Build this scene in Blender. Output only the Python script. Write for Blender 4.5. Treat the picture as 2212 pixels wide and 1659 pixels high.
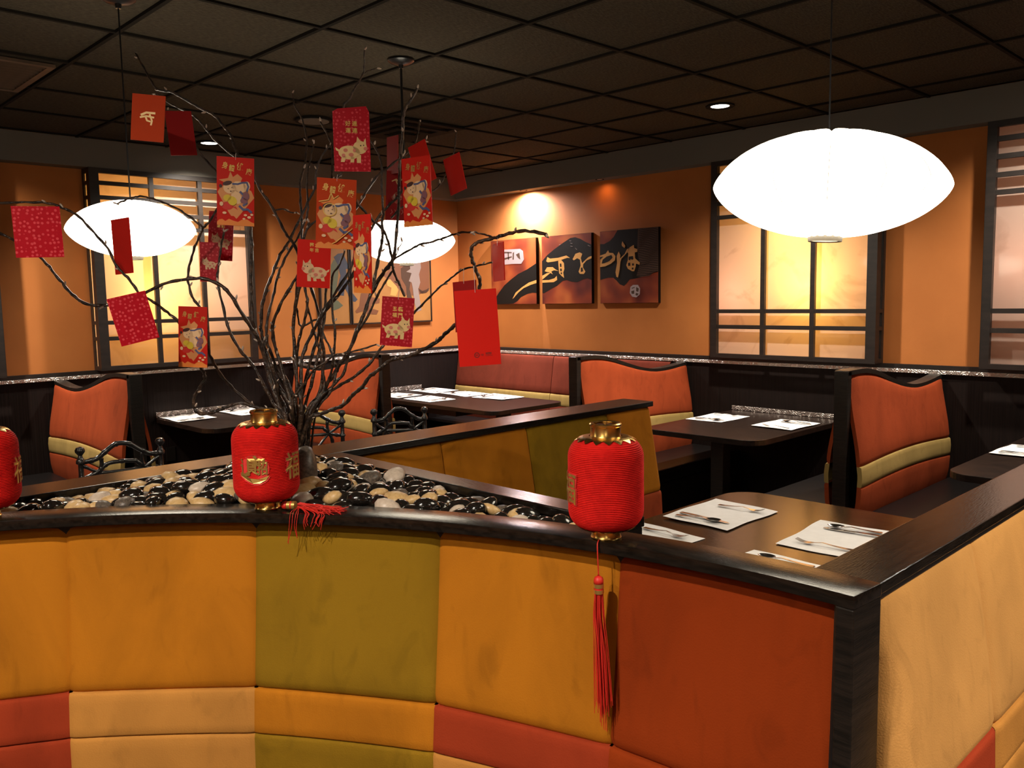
import bpy, bmesh, math, random
from mathutils import Vector, Matrix
R = math.radians
random.seed(7)
scene = bpy.context.scene
for o in list(bpy.data.objects): bpy.data.objects.remove(o)
COL = scene.collection

# ------------------------------------------------------------------ camera
F_PX, IMW, IMH = 1831.6, 2212.0, 1659.0
CAM = Vector((5.559, 6.446, 1.6))
CR = Vector((-0.71526, 0.69864, -0.01780)).normalized()
CU = Vector((-0.08352, -0.06016, 0.99469)).normalized()
CF = Vector((-0.69385, -0.71294, -0.10138)).normalized()
cam = bpy.data.cameras.new('camera'); cam_o = bpy.data.objects.new('camera', cam); COL.objects.link(cam_o)
cam.sensor_width = 36.0; cam.lens = F_PX / IMW * 36.0; cam.clip_start = 0.02
cam_o.matrix_world = Matrix(((CR.x, CU.x, -CF.x, CAM.x), (CR.y, CU.y, -CF.y, CAM.y), (CR.z, CU.z, -CF.z, CAM.z), (0, 0, 0, 1)))
scene.camera = cam_o
# ------------------------------------------------------------------ world, exposure
w = bpy.data.worlds.new('world'); scene.world = w; w.use_nodes = True
w.node_tree.nodes['Background'].inputs[0].default_value = (0.30, 0.22, 0.15, 1)
w.node_tree.nodes['Background'].inputs[1].default_value = 0.02
vs = scene.view_settings
vs.view_transform = 'Standard'; vs.look = 'None'; vs.gamma = 1.0; vs.use_curve_mapping = False; vs.exposure = 0.0
scene.cycles.max_bounces = 5; scene.cycles.diffuse_bounces = 3; scene.cycles.glossy_bounces = 3; scene.cycles.transmission_bounces = 3
scene.cycles.use_adaptive_sampling = True; scene.cycles.adaptive_threshold = 0.1
scene.cycles.caustics_reflective = False; scene.cycles.caustics_refractive = False
scene.cycles.sample_clamp_indirect = 4.0
# light levels for the lamps of the room and the added unseen ones
PENDANT_GLOW = 8.0          # emission of a pendant shade
DOWNLIGHT_W = 240.0          # recessed downlight over a table
BULB_W = 9.0                # bulb inside a shoji light box
def ray(px, py):
    return CF + CR * ((px - IMW / 2) / F_PX) - CU * ((py - IMH / 2) / F_PX)
def at(px, py, d): return CAM + ray(px, py) * d
def on(px, py, ax, val):
    r = ray(px, py); t = (val - CAM[ax]) / r[ax]; return CAM + r * t

# ------------------------------------------------------------------ tagging helpers
def tag(o, label=None, cat=None, group=None, kind=None):
    if label: o['label'] = label
    if cat: o['category'] = cat
    if group: o['group'] = group
    if kind: o['kind'] = kind
    return o
def empty(name, loc=(0, 0, 0), rz=0.0, label=None, cat=None, group=None, kind=None):
    o = bpy.data.objects.new(name, None); COL.objects.link(o)
    o.location = loc; o.rotation_euler = (0, 0, rz); o.empty_display_size = 0.05
    return tag(o, label, cat, group, kind)
def link(name, me, mat=None, parent=None):
    o = bpy.data.objects.new(name, me); COL.objects.link(o)
    if mat is not None and not me.materials: me.materials.append(mat)
    if parent: o.parent = parent
    return o
def copy_tree(o, parent=None):
    c = o.copy(); COL.objects.link(c); c.parent = parent
    for k, v in list(o.items()):
        c[k] = v
    for ch in list(o.children): copy_tree(ch, c)
    return c

# ------------------------------------------------------------------ mesh builder
class MB:
    def __init__(s): s.v = []; s.f = []
    def add(s, vs, fs):
        n = len(s.v); s.v += [tuple(p) for p in vs]; s.f += [tuple(i + n for i in f) for f in fs]; return s
    def box(s, x0, x1, y0, y1, z0, z1):
        return s.add([(x0, y0, z0), (x1, y0, z0), (x1, y1, z0), (x0, y1, z0), (x0, y0, z1), (x1, y0, z1), (x1, y1, z1), (x0, y1, z1)],
                     [(3, 2, 1, 0), (4, 5, 6, 7), (0, 1, 5, 4), (1, 2, 6, 5), (2, 3, 7, 6), (3, 0, 4, 7)])
    def tube(s, pts, rad, seg=8, caps=True):
        pts = [Vector(p) for p in pts]; n = len(pts)
        rr = rad if isinstance(rad, (list, tuple)) else [rad] * n
        up = None; rings = []
        for i, p in enumerate(pts):
            t = (pts[min(i + 1, n - 1)] - pts[max(i - 1, 0)])
            t = t.normalized() if t.length > 1e-9 else Vector((0, 0, 1))
            if up is None:
                a = Vector((0, 0, 1)) if abs(t.z) < 0.9 else Vector((1, 0, 0)); up = t.cross(a).normalized()
            else:
                up = up - t * up.dot(t); up = up.normalized() if up.length > 1e-6 else t.orthogonal().normalized()
            b = t.cross(up)
            rings.append([p + (up * math.cos(2 * math.pi * k / seg) + b * math.sin(2 * math.pi * k / seg)) * rr[i] for k in range(seg)])
        vs = [q for r_ in rings for q in r_]; fs = []
        for i in range(n - 1):
            for k in range(seg):
                k2 = (k + 1) % seg; fs.append((i * seg + k, i * seg + k2, (i + 1) * seg + k2, (i + 1) * seg + k))
        if caps: fs.append(tuple(range(seg - 1, -1, -1))); fs.append(tuple((n - 1) * seg + k for k in range(seg)))
        return s.add(vs, fs)
    def lathe(s, prof, seg=32, c=(0, 0, 0), caps=True):
        vs = []; fs = []; n = len(prof)
        for r_, z in prof:
            for k in range(seg):
                a = 2 * math.pi * k / seg; vs.append((c[0] + r_ * math.cos(a), c[1] + r_ * math.sin(a), c[2] + z))
        for i in range(n - 1):
            for k in range(seg):
                k2 = (k + 1) % seg; fs.append((i * seg + k, i * seg + k2, (i + 1) * seg + k2, (i + 1) * seg + k))
        if caps: fs.append(tuple(range(seg - 1, -1, -1))); fs.append(tuple((n - 1) * seg + k for k in range(seg)))
        return s.add(vs, fs)
    def prism(s, poly, z0, z1):
        n = len(poly); vs = [(p[0], p[1], z0) for p in poly] + [(p[0], p[1], z1) for p in poly]
        fs = [tuple(range(n - 1, -1, -1)), tuple(range(n, 2 * n))] + [(i, (i + 1) % n, n + (i + 1) % n, n + i) for i in range(n)]
        return s.add(vs, fs)
    def grid(s, fn, nu, nv, close=False):
        vs = [fn(i / nu, j / nv) for j in range(nv + 1) for i in range(nu + 1)]
        fs = [(j * (nu + 1) + i, j * (nu + 1) + i + 1, (j + 1) * (nu + 1) + i + 1, (j + 1) * (nu + 1) + i) for j in range(nv) for i in range(nu)]
        return s.add(vs, fs)
    def mesh(s, name, smooth=False, bevel=0.0, seg=2, fix=True):
        me = bpy.data.meshes.new(name); me.from_pydata(s.v, [], s.f); me.update()
        bm = bmesh.new(); bm.from_mesh(me)
        if fix: bmesh.ops.recalc_face_normals(bm, faces=bm.faces)
        if bevel > 0:
            es = [e for e in bm.edges if len(e.link_faces) == 2 and e.calc_face_angle(0) > R(25)]
            bmesh.ops.bevel(bm, geom=es, offset=bevel, segments=seg, affect='EDGES', profile=0.6, clamp_overlap=True)
        bm.to_mesh(me); bm.free()
        if smooth:
            for p in me.polygons: p.use_smooth = True
            if bevel > 0 or smooth == 'auto':
                try: me.set_sharp_from_angle(angle=R(40))
                except Exception: pass
        return me
    def obj(s, name, mat, parent=None, smooth=False, bevel=0.0, seg=2, fix=True):
        return link(name, s.mesh(name, smooth, bevel, seg, fix), mat, parent)
def smoothpath(pts, sub=4):
    pts = [Vector(p) for p in pts]
    if len(pts) < 3: return pts
    out = []
    for i in range(len(pts) - 1):
        p0 = pts[max(i - 1, 0)]; p1 = pts[i]; p2 = pts[i + 1]; p3 = pts[min(i + 2, len(pts) - 1)]
        for k in range(sub):
            t = k / sub
            out.append(0.5 * ((2 * p1) + (p2 - p0) * t + (2 * p0 - 5 * p1 + 4 * p2 - p3) * t * t + (3 * p1 - p0 - 3 * p2 + p3) * t ** 3))
    out.append(pts[-1]); return out
def interp(tab, x):
    if x <= tab[0][0]: return tab[0][1]
    for (a, b), (c, d) in zip(tab, tab[1:]):
        if x <= c:
            t = (x - a) / (c - a); t = t * t * (3 - 2 * t) if False else t; return b + (d - b) * t
    return tab[-1][1]

# ------------------------------------------------------------------ materials
def newmat(name):
    m = bpy.data.materials.new(name); m.use_nodes = True
    return m, m.node_tree.nodes, m.node_tree.links, m.node_tree.nodes['Principled BSDF']
def col4(c): return (c[0], c[1], c[2], 1.0)
def srgb(r, g, b):
    f = lambda v: (v / 255 / 12.92) if v / 255 <= 0.04045 else ((v / 255 + 0.055) / 1.055) ** 2.4
    return (f(r), f(g), f(b))
def plain(name, c, rough=0.5, metal=0.0, spec=0.5, coat=0.0):
    m, N, L, b = newmat(name)
    b.inputs['Base Color'].default_value = col4(c); b.inputs['Roughness'].default_value = rough; b.inputs['Metallic'].default_value = metal
    b.inputs['Specular IOR Level'].default_value = spec; b.inputs['Coat Weight'].default_value = coat
    return m
def noisy(name, c1, c2, scale=8, rough=0.6, bump=0.0, bscale=60, stretch=None, metal=0.0, detail=4, spec=0.5, sheen=0.0, lo=0.35, hi=0.65, coat=0.0, dist=0.0):
    m, N, L, b = newmat(name)
    tc = N.new('ShaderNodeTexCoord'); src = tc.outputs['Object']
    if stretch:
        mp = N.new('ShaderNodeMapping'); mp.inputs['Scale'].default_value = stretch; L.new(src, mp.inputs[0]); src = mp.outputs[0]
    n = N.new('ShaderNodeTexNoise'); n.inputs['Scale'].default_value = scale; n.inputs['Detail'].default_value = detail; n.inputs['Distortion'].default_value = dist
    L.new(src, n.inputs['Vector'])
    r = N.new('ShaderNodeValToRGB'); r.color_ramp.elements[0].position = lo; r.color_ramp.elements[1].position = hi
    r.color_ramp.elements[0].color = col4(c1); r.color_ramp.elements[1].color = col4(c2)
    L.new(n.outputs['Fac'], r.inputs[0]); L.new(r.outputs[0], b.inputs['Base Color'])
    b.inputs['Roughness'].default_value = rough; b.inputs['Metallic'].default_value = metal; b.inputs['Specular IOR Level'].default_value = spec
    b.inputs['Sheen Weight'].default_value = sheen; b.inputs['Coat Weight'].default_value = coat
    if sheen: b.inputs['Sheen Roughness'].default_value = 0.4
    if bump:
        n2 = N.new('ShaderNodeTexNoise'); n2.inputs['Scale'].default_value = bscale; n2.inputs['Detail'].default_value = 3; L.new(src, n2.inputs['Vector'])
        bp = N.new('ShaderNodeBump'); bp.inputs['Strength'].default_value = bump; bp.inputs['Distance'].default_value = 0.01
        L.new(n2.outputs['Fac'], bp.inputs['Height']); L.new(bp.outputs[0], b.inputs['Normal'])
    return m
def suede(name, c):
    """brushed suede: broad nap marks and small scuffs that darken the pile"""
    m, N, L, b = newmat(name); tc = N.new('ShaderNodeTexCoord')
    def layer(scale, st, lo, hi, dist):
        mp = N.new('ShaderNodeMapping'); mp.inputs['Scale'].default_value = st; L.new(tc.outputs['Object'], mp.inputs[0])
        n = N.new('ShaderNodeTexNoise'); n.inputs['Scale'].default_value = scale; n.inputs['Detail'].default_value = 5; n.inputs['Distortion'].default_value = dist; L.new(mp.outputs[0], n.inputs['Vector'])
        r = N.new('ShaderNodeMapRange'); r.inputs[1].default_value = lo; r.inputs[2].default_value = hi; r.inputs[3].default_value = 0.0; r.inputs[4].default_value = 1.0; L.new(n.outputs['Fac'], r.inputs[0]); return r.outputs[0]
    a1 = layer(4.2, (1, 1, .55), .34, .60, .7); a2 = layer(13, (1, 1, .5), .28, .44, 1.2)
    mul = N.new('ShaderNodeMath'); mul.operation = 'MULTIPLY'; L.new(a1, mul.inputs[0]); mul.inputs[1].default_value = .62
    add = N.new('ShaderNodeMath'); add.operation = 'MULTIPLY_ADD'; L.new(a2, add.inputs[0]); add.inputs[1].default_value = .38; L.new(mul.outputs[0], add.inputs[2])
    r = N.new('ShaderNodeValToRGB'); r.color_ramp.elements[0].color = col4(tuple(v * .66 for v in c)); r.color_ramp.elements[1].color = col4(tuple(v * 1.04 for v in c))
    L.new(add.outputs[0], r.inputs[0]); L.new(r.outputs[0], b.inputs['Base Color']); b.inputs['Roughness'].default_value = .9; b.inputs['Specular IOR Level'].default_value = .12
    n2 = N.new('ShaderNodeTexNoise'); n2.inputs['Scale'].default_value = 280; L.new(tc.outputs['Object'], n2.inputs['Vector'])
    bp = N.new('ShaderNodeBump'); bp.inputs['Strength'].default_value = .12; bp.inputs['Distance'].default_value = .01; L.new(n2.outputs['Fac'], bp.inputs['Height']); L.new(bp.outputs[0], b.inputs['Normal'])
    return m
M = {}
M['wall'] = noisy('wall_paper', (0.40, 0.135, 0.032), (0.44, 0.152, 0.037), scale=3, rough=0.75, bump=0.10, bscale=420, spec=0.25)
M['soffit'] = plain('soffit_paint', (0.15, 0.14, 0.12), 0.85, spec=0.1)
M['tile'] = noisy('ceiling_tile', (0.040, 0.033, 0.023), (0.070, 0.058, 0.041), scale=45, rough=0.9, bump=0.9, bscale=55, spec=0.08, stretch=(1, 3, 1))
M['grid'] = plain('ceiling_grid', (0.012, 0.010, 0.008), 0.9, spec=0.08)
M['floor'] = noisy('carpet', (0.012, 0.009, 0.008), (0.035, 0.02, 0.015), scale=14, rough=0.95, bump=0.3, bscale=300)
M['darkwood'] = noisy('dark_wood', (0.006, 0.005, 0.004), (0.017, 0.012, 0.009), scale=7, rough=0.34, bump=0.12, bscale=30, stretch=(1.5, 1.5, 14), spec=0.5)
M['capwood'] = noisy('cap_wood', (0.005, 0.004, 0.003), (0.016, 0.011, 0.008), scale=9, rough=0.20, bump=0.06, bscale=26, stretch=(2, 14, 14), spec=0.55)
M['capwood_y'] = noisy('cap_wood_cross', (0.005, 0.004, 0.003), (0.016, 0.011, 0.008), scale=9, rough=0.20, bump=0.06, bscale=26, stretch=(14, 2, 14), spec=0.55)
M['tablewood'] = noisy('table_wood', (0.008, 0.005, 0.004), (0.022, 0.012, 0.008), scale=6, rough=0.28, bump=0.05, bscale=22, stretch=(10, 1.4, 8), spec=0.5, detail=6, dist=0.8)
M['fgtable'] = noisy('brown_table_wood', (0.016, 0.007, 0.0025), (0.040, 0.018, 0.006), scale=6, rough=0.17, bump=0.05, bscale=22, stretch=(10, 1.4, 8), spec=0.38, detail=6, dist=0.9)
M['orange'] = suede('orange_suede', (0.27, 0.036, 0.004))
M['brick'] = suede('brick_suede', (0.32, 0.04, 0.012))
M['dusty'] = suede('dusty_red_suede', (0.165, 0.032, 0.017))
M['rust'] = suede('rust_suede', (0.33, 0.056, 0.016))
M['ochre'] = suede('ochre_suede', (0.46, 0.160, 0.009))
M['tan'] = suede('tan_suede', (0.6, 0.3, 0.085))
M['olive'] = suede('olive_suede', (0.26, 0.142, 0.008))
M['sage'] = suede('sage_suede', (0.38, 0.26, 0.085))
M['sand'] = suede('sand_suede', (0.5, 0.22, 0.045))
M['vinyl'] = plain('black_vinyl', (0.006, 0.005, 0.005), 0.36, spec=0.4)
M['piping'] = plain('black_piping', (0.010, 0.009, 0.009), 0.35)
def wainscot_mat():
    m, N, L, b = newmat('wainscot_paper')
    tc = N.new('ShaderNodeTexCoord'); mp = N.new('ShaderNodeMapping'); mp.inputs['Scale'].default_value = (60, 60, 1.5); L.new(tc.outputs['Object'], mp.inputs[0])
    n = N.new('ShaderNodeTexNoise'); n.inputs['Scale'].default_value = 1.6; n.inputs['Detail'].default_value = 3; L.new(mp.outputs[0], n.inputs['Vector'])
    r = N.new('ShaderNodeValToRGB'); r.color_ramp.elements[0].color = (0.003, 0.002, 0.0017, 1); r.color_ramp.elements[1].color = (0.014, 0.008, 0.0065, 1)
    L.new(n.outputs['Fac'], r.inputs[0]); L.new(r.outputs[0], b.inputs['Base Color']); b.inputs['Roughness'].default_value = 0.6; b.inputs['Specular IOR Level'].default_value = 0.15
    bp = N.new('ShaderNodeBump'); bp.inputs['Strength'].default_value = 0.5; bp.inputs['Distance'].default_value = 0.006
    L.new(n.outputs['Fac'], bp.inputs['Height']); L.new(bp.outputs[0], b.inputs['Normal']); return m
M['wainscot'] = wainscot_mat()
def silver_mat():
    m, N, L, b = newmat('brushed_swirl_metal')
    tc = N.new('ShaderNodeTexCoord'); v = N.new('ShaderNodeTexVoronoi'); v.inputs['Scale'].default_value = 22; L.new(tc.outputs['Object'], v.inputs['Vector'])
    sn = N.new('ShaderNodeMath'); sn.operation = 'SINE'; mu = N.new('ShaderNodeMath'); mu.operation = 'MULTIPLY'; mu.inputs[1].default_value = 30
    L.new(v.outputs['Distance'], mu.inputs[0]); L.new(mu.outputs[0], sn.inputs[0])
    bp = N.new('ShaderNodeBump'); bp.inputs['Strength'].default_value = 0.55; bp.inputs['Distance'].default_value = 0.004
    L.new(sn.outputs[0], bp.inputs['Height']); L.new(bp.outputs[0], b.inputs['Normal'])
    b.inputs['Base Color'].default_value = (0.62, 0.57, 0.52, 1); b.inputs['Metallic'].default_value = 0.7; b.inputs['Roughness'].default_value = 0.38; return m
M['silver'] = silver_mat()
M['silver_dull'] = silver_mat(); M['silver_dull'].node_tree.nodes['Principled BSDF'].inputs['Base Color'].default_value = (.30, .26, .23, 1)
def pane_mat():
    m, N, L, b = newmat('frosted_pane'); out = N['Material Output']; N.remove(b)
    tr = N.new('ShaderNodeBsdfTranslucent'); df = N.new('ShaderNodeBsdfDiffuse'); gl = N.new('ShaderNodeBsdfGlossy'); gl.inputs['Roughness'].default_value = 0.06
    tc = N.new('ShaderNodeTexCoord'); n = N.new('ShaderNodeTexNoise'); n.inputs['Scale'].default_value = 2.2; n.inputs['Distortion'].default_value = 2.5; n.inputs['Detail'].default_value = 5
    L.new(tc.outputs['Object'], n.inputs['Vector'])
    r = N.new('ShaderNodeValToRGB'); r.color_ramp.elements[0].position = 0.30; r.color_ramp.elements[1].position = 0.42
    r.color_ramp.elements[0].color = (0.70, 0.53, 0.43, 1); r.color_ramp.elements[1].color = (0.84, 0.67, 0.57, 1); L.new(n.outputs['Fac'], r.inputs[0])
    L.new(r.outputs[0], tr.inputs[0]); L.new(r.outputs[0], df.inputs[0])
    a = N.new('ShaderNodeMixShader'); a.inputs[0].default_value = 0.26; L.new(tr.outputs[0], a.inputs[1]); L.new(df.outputs[0], a.inputs[2])
    f = N.new('ShaderNodeFresnel'); f.inputs[0].default_value = 1.42
    c = N.new('ShaderNodeMixShader'); L.new(f.outputs[0], c.inputs[0]); L.new(a.outputs[0], c.inputs[1]); L.new(gl.outputs[0], c.inputs[2]); L.new(c.outputs[0], out.inputs[0]); return m
M['pane'] = pane_mat()
M['boxwhite'] = plain('light_box_paint', (0.55, 0.46, 0.36), 0.8)
M['frame'] = noisy('black_lacquer_wood', (0.010, 0.008, 0.007), (0.018, 0.013, 0.011), scale=6, rough=0.4, stretch=(2, 2, 8))
def emis(name, c, s):
    m, N, L, b = newmat(name); b.inputs['Base Color'].default_value = (0.8, 0.8, 0.8, 1)
    b.inputs['Emission Color'].default_value = col4(c); b.inputs['Emission Strength'].default_value = s; b.inputs['Roughness'].default_value = 0.6; return m
M['shade'] = emis('pendant_shade', (1.0, 0.88, 0.68), PENDANT_GLOW)
M['lamp_disc'] = emis('downlight_lens', (1.0, 0.9, 0.78), 12)
M['bulb'] = emis('bulb_glass', (1.0, 0.75, 0.4), 3)
M['wire'] = plain('lamp_wire', (0.16, 0.14, 0.11), 0.5)
M['blackmetal'] = plain('black_metal', (0.012, 0.012, 0.013), 0.28, metal=0.3, spec=0.6)
M['iron'] = noisy('wrought_iron', (0.010, 0.010, 0.011), (0.022, 0.020, 0.020), scale=60, rough=0.22, bump=0.15, bscale=90, spec=0.7, coat=0.4)
M['vent'] = noisy('vent_brown', (0.05, 0.028, 0.014), (0.09, 0.05, 0.025), scale=10, rough=0.6)
M['gold'] = plain('gold_metal', (0.85, 0.54, 0.16), 0.26, metal=1.0)
M['goldfoil'] = plain('gold_foil', (0.85, 0.56, 0.16), 0.32, metal=0.85)
M['goldpale'] = plain('pale_gold_print', (0.80, 0.55, 0.24), 0.4, metal=0.35)
M['lantern'] = noisy('red_lantern_cloth', (0.55, 0.008, 0.006), (0.66, 0.012, 0.008), scale=40, rough=0.8, spec=0.15, sheen=0.03)
M['lantern_patch'] = plain('red_felt', (0.72, 0.03, 0.025), 0.7)
M['tassel'] = plain('red_silk', (0.62, 0.022, 0.012), 0.5)
M['steel'] = plain('cutlery_steel', (0.60, 0.57, 0.53), 0.16, metal=1.0)
M['paper'] = noisy('white_paper', (0.70, 0.68, 0.65), (0.74, 0.72, 0.69), scale=30, rough=0.8)
M['bark'] = noisy('bark', (0.016, 0.009, 0.006), (0.11, 0.062, 0.034), scale=55, rough=0.36, bump=0.6, bscale=120, spec=0.6, lo=0.42, hi=0.75, coat=0.3)
M['bud'] = plain('pale_bud', (0.62, 0.50, 0.40), 0.4, coat=0.4)
M['pebble_black'] = noisy('black_pebble', (0.006, 0.005, 0.004), (0.018, 0.014, 0.011), scale=30, rough=0.16, spec=0.6, coat=0.5)
M['pebble_cream'] = noisy('cream_pebble', (0.58, 0.36, 0.14), (0.68, 0.46, 0.22), scale=9, rough=0.36, spec=0.4)
M['pebble_white'] = noisy('pale_pebble', (0.55, 0.44, 0.34), (0.66, 0.54, 0.43), scale=9, rough=0.36, spec=0.4)
M['pebble_grey'] = noisy('grey_pebble', (0.06, 0.05, 0.04), (0.16, 0.12, 0.09), scale=20, rough=0.4)
M['soil'] = plain('planter_soil', (0.010, 0.008, 0.006), 0.9)
def redpaper(name, c, rough=0.5, dots=None):
    m, N, L, b = newmat(name); b.inputs['Roughness'].default_value = rough; b.inputs['Specular IOR Level'].default_value = 0.25; b.inputs['Base Color'].default_value = col4(c)
    if dots:
        tc = N.new('ShaderNodeTexCoord'); v = N.new('ShaderNodeTexVoronoi'); v.inputs['Scale'].default_value = 105; v.inputs['Randomness'].default_value = 0.55
        L.new(tc.outputs['Object'], v.inputs['Vector'])
        r = N.new('ShaderNodeValToRGB'); r.color_ramp.elements[0].position = 0.26; r.color_ramp.elements[1].position = 0.36
        r.color_ramp.elements[0].color = col4(dots); r.color_ramp.elements[1].color = col4(c); L.new(v.outputs['Distance'], r.inputs[0]); L.new(r.outputs[0], b.inputs['Base Color'])
    tr = N.new('ShaderNodeBsdfTranslucent'); tr.inputs[0].default_value = (min(1, c[0] * 1.2), c[1] * 2.5 + .02, c[2], 1); mx = N.new('ShaderNodeMixShader'); mx.inputs[0].default_value = 0.22
    L.new(b.outputs[0], mx.inputs[1]); L.new(tr.outputs[0], mx.inputs[2]); L.new(mx.outputs[0], N['Material Output'].inputs[0])
    return m
M['env_red'] = redpaper('red_paper', (0.78, 0.012, 0.004), 0.55)
M['env_scarlet'] = redpaper('scarlet_paper', (0.66, 0.018, 0.008), 0.42)
M['env_orange'] = redpaper('orange_red_paper', (0.60, 0.055, 0.006), 0.7)
M['env_dots'] = redpaper('dotted_red_paper', (0.55, 0.003, 0.016), 0.38, (0.80, 0.07, 0.09))
M['env_dark'] = redpaper('dark_red_paper', (0.36, 0.012, 0.012), 0.5)
M['p_cream'] = plain('print_cream', (0.80, 0.52, 0.28), 0.5)
M['p_peach'] = plain('print_peach', (0.66, 0.26, 0.08), 0.5)
M['p_orange'] = plain('print_orange', (0.76, 0.22, 0.03), 0.5)
M['p_yellow'] = plain('print_yellow', (0.70, 0.50, 0.03), 0.5)
M['p_blue'] = plain('print_blue', (0.08, 0.09, 0.20), 0.5)
M['p_purple'] = plain('print_purple', (0.22, 0.08, 0.10), 0.5)
M['p_red'] = plain('print_red', (0.60, 0.02, 0.012), 0.5)
M['p_pink'] = plain('print_pink', (0.68, 0.20, 0.13), 0.5)
M['p_dark'] = plain('print_dark', (0.05, 0.012, 0.008), 0.5)
M['paint_dark'] = plain('painting_black', (0.008, 0.006, 0.005), 0.6, spec=0.15)
M['paint_gold'] = plain('painting_gold', (0.52, 0.26, 0.07), 0.45)
M['paint_line'] = plain('painting_line', (0.045, 0.028, 0.018), 0.4)
M['paint_brown'] = plain('painting_brown', (0.065, 0.036, 0.024), 0.6, spec=0.15)
M['paint_pale'] = plain('painting_pale', (0.30, 0.24, 0.25), 0.5)
M['paint_teal'] = plain('painting_teal', (0.085, 0.095, 0.055), 0.5)
M['paint_blue'] = plain('painting_blue', (0.035, 0.045, 0.070), 0.5)
M['paint_rust'] = plain('painting_rust', (0.15, 0.055, 0.022), 0.5)
M['paint_white'] = plain('painting_white', (0.22, 0.17, 0.15), 0.5)
M['canvas'] = noisy('painting_ochre', (0.27, 0.115, 0.028), (0.36, 0.165, 0.045), scale=2.5, rough=0.5)
def sunset_mat():
    m, N, L, b = newmat('painting_sunset'); tc = N.new('ShaderNodeTexCoord'); n = N.new('ShaderNodeTexNoise'); n.inputs['Scale'].default_value = 3.2; n.inputs['Detail'].default_value = 2
    L.new(tc.outputs['Object'], n.inputs['Vector']); r = N.new('ShaderNodeValToRGB')
    r.color_ramp.elements[0].position = 0.34; r.color_ramp.elements[1].position = 0.66
    r.color_ramp.elements[0].color = (0.075, 0.012, 0.010, 1); r.color_ramp.elements[1].color = (0.34, 0.085, 0.022, 1)
    e = r.color_ramp.elements.new(0.5); e.color = (0.19, 0.032, 0.012, 1); L.new(n.outputs['Fac'], r.inputs[0]); L.new(r.outputs[0], b.inputs['Base Color']); b.inputs['Roughness'].default_value = 0.55; b.inputs['Specular IOR Level'].default_value = 0.2; return m
M['sunset'] = sunset_mat()

# ================================================================== SETTING
ZC, ZS, HL = 2.745, 2.55, 1.10
XB, YB = 9.4, 9.6
WIN_R = [(2.978, 4.193), (4.804, 6.02)]       # windows in the wall x = 0 (range of y)
WIN_L = [(2.265, 3.467), (4.06, 5.27)]        # windows in the wall y = 0 (range of x)
WZ0, WZ1 = 1.135, 2.55
def tag_s(o): o['kind'] = 'structure'; return o
# floor
tag_s(MB().box(-0.3, XB + .1, -0.3, YB + .1, -0.08, 0).obj('floor', M['floor']))
# walls with openings for the light boxes
def wall_pieces(mb, wins, length, ax):
    def B(a0, a1, z0, z1):
        if ax == 0: mb.box(-0.10, 0, a0, a1, z0, z1)
        else: mb.box(a0, a1, -0.10, 0, z0, z1)
    B(0 if ax == 0 else -0.10, length, 0, WZ0); B(0 if ax == 0 else -0.10, length, WZ1, ZC + .06)
    p = 0 if ax == 0 else -0.10
    for a, b in wins: B(p, a + .02, WZ0, WZ1); p = b - .02
    B(p, length, WZ0, WZ1)
mb = MB(); wall_pieces(mb, WIN_R, YB, 0); tag_s(mb.obj('wall_right', M['wall']))
mb = MB(); wall_pieces(mb, WIN_L, XB, 1); tag_s(mb.obj('wall_left', M['wall']))
tag_s(MB().box(XB, XB + .1, -.1, YB + .1, 0, ZC + .06).obj('wall_back', M['wall']))
tag_s(MB().box(-.1, XB, YB, YB + .1, 0, ZC + .06).obj('wall_front', M['wall']))
# soffits
tag_s(MB().box(0.0, 0.13, 0.13, YB, ZS, ZC).obj('trim_1', M['soffit']))
tag_s(MB().box(0.0, XB, 0.0, 0.13, ZS, ZC).obj('trim_2', M['soffit']))
# wainscots, ledges and rails
tag_s(MB().box(0, 0.018, 0.018, YB, 0, HL - .018).obj('trim_3', M['wainscot']))
tag_s(MB().box(0, XB, 0, 0.018, 0, HL - .018).obj('trim_4', M['wainscot']))
tag_s(MB().box(0, 0.035, 0.035, YB, HL - .018, HL + .006).obj('trim_5', M['silver'], bevel=0.003))
tag_s(MB().box(0, XB, 0, 0.035, HL - .018, HL + .006).obj('trim_6', M['silver'], bevel=0.003))
tag_s(MB().box(0, 0.03, 0.03, YB, HL + .006, WZ0).obj('trim_7', M['frame']))
tag_s(MB().box(0, XB, 0, 0.03, HL + .006, WZ0).obj('trim_8', M['frame']))
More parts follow.
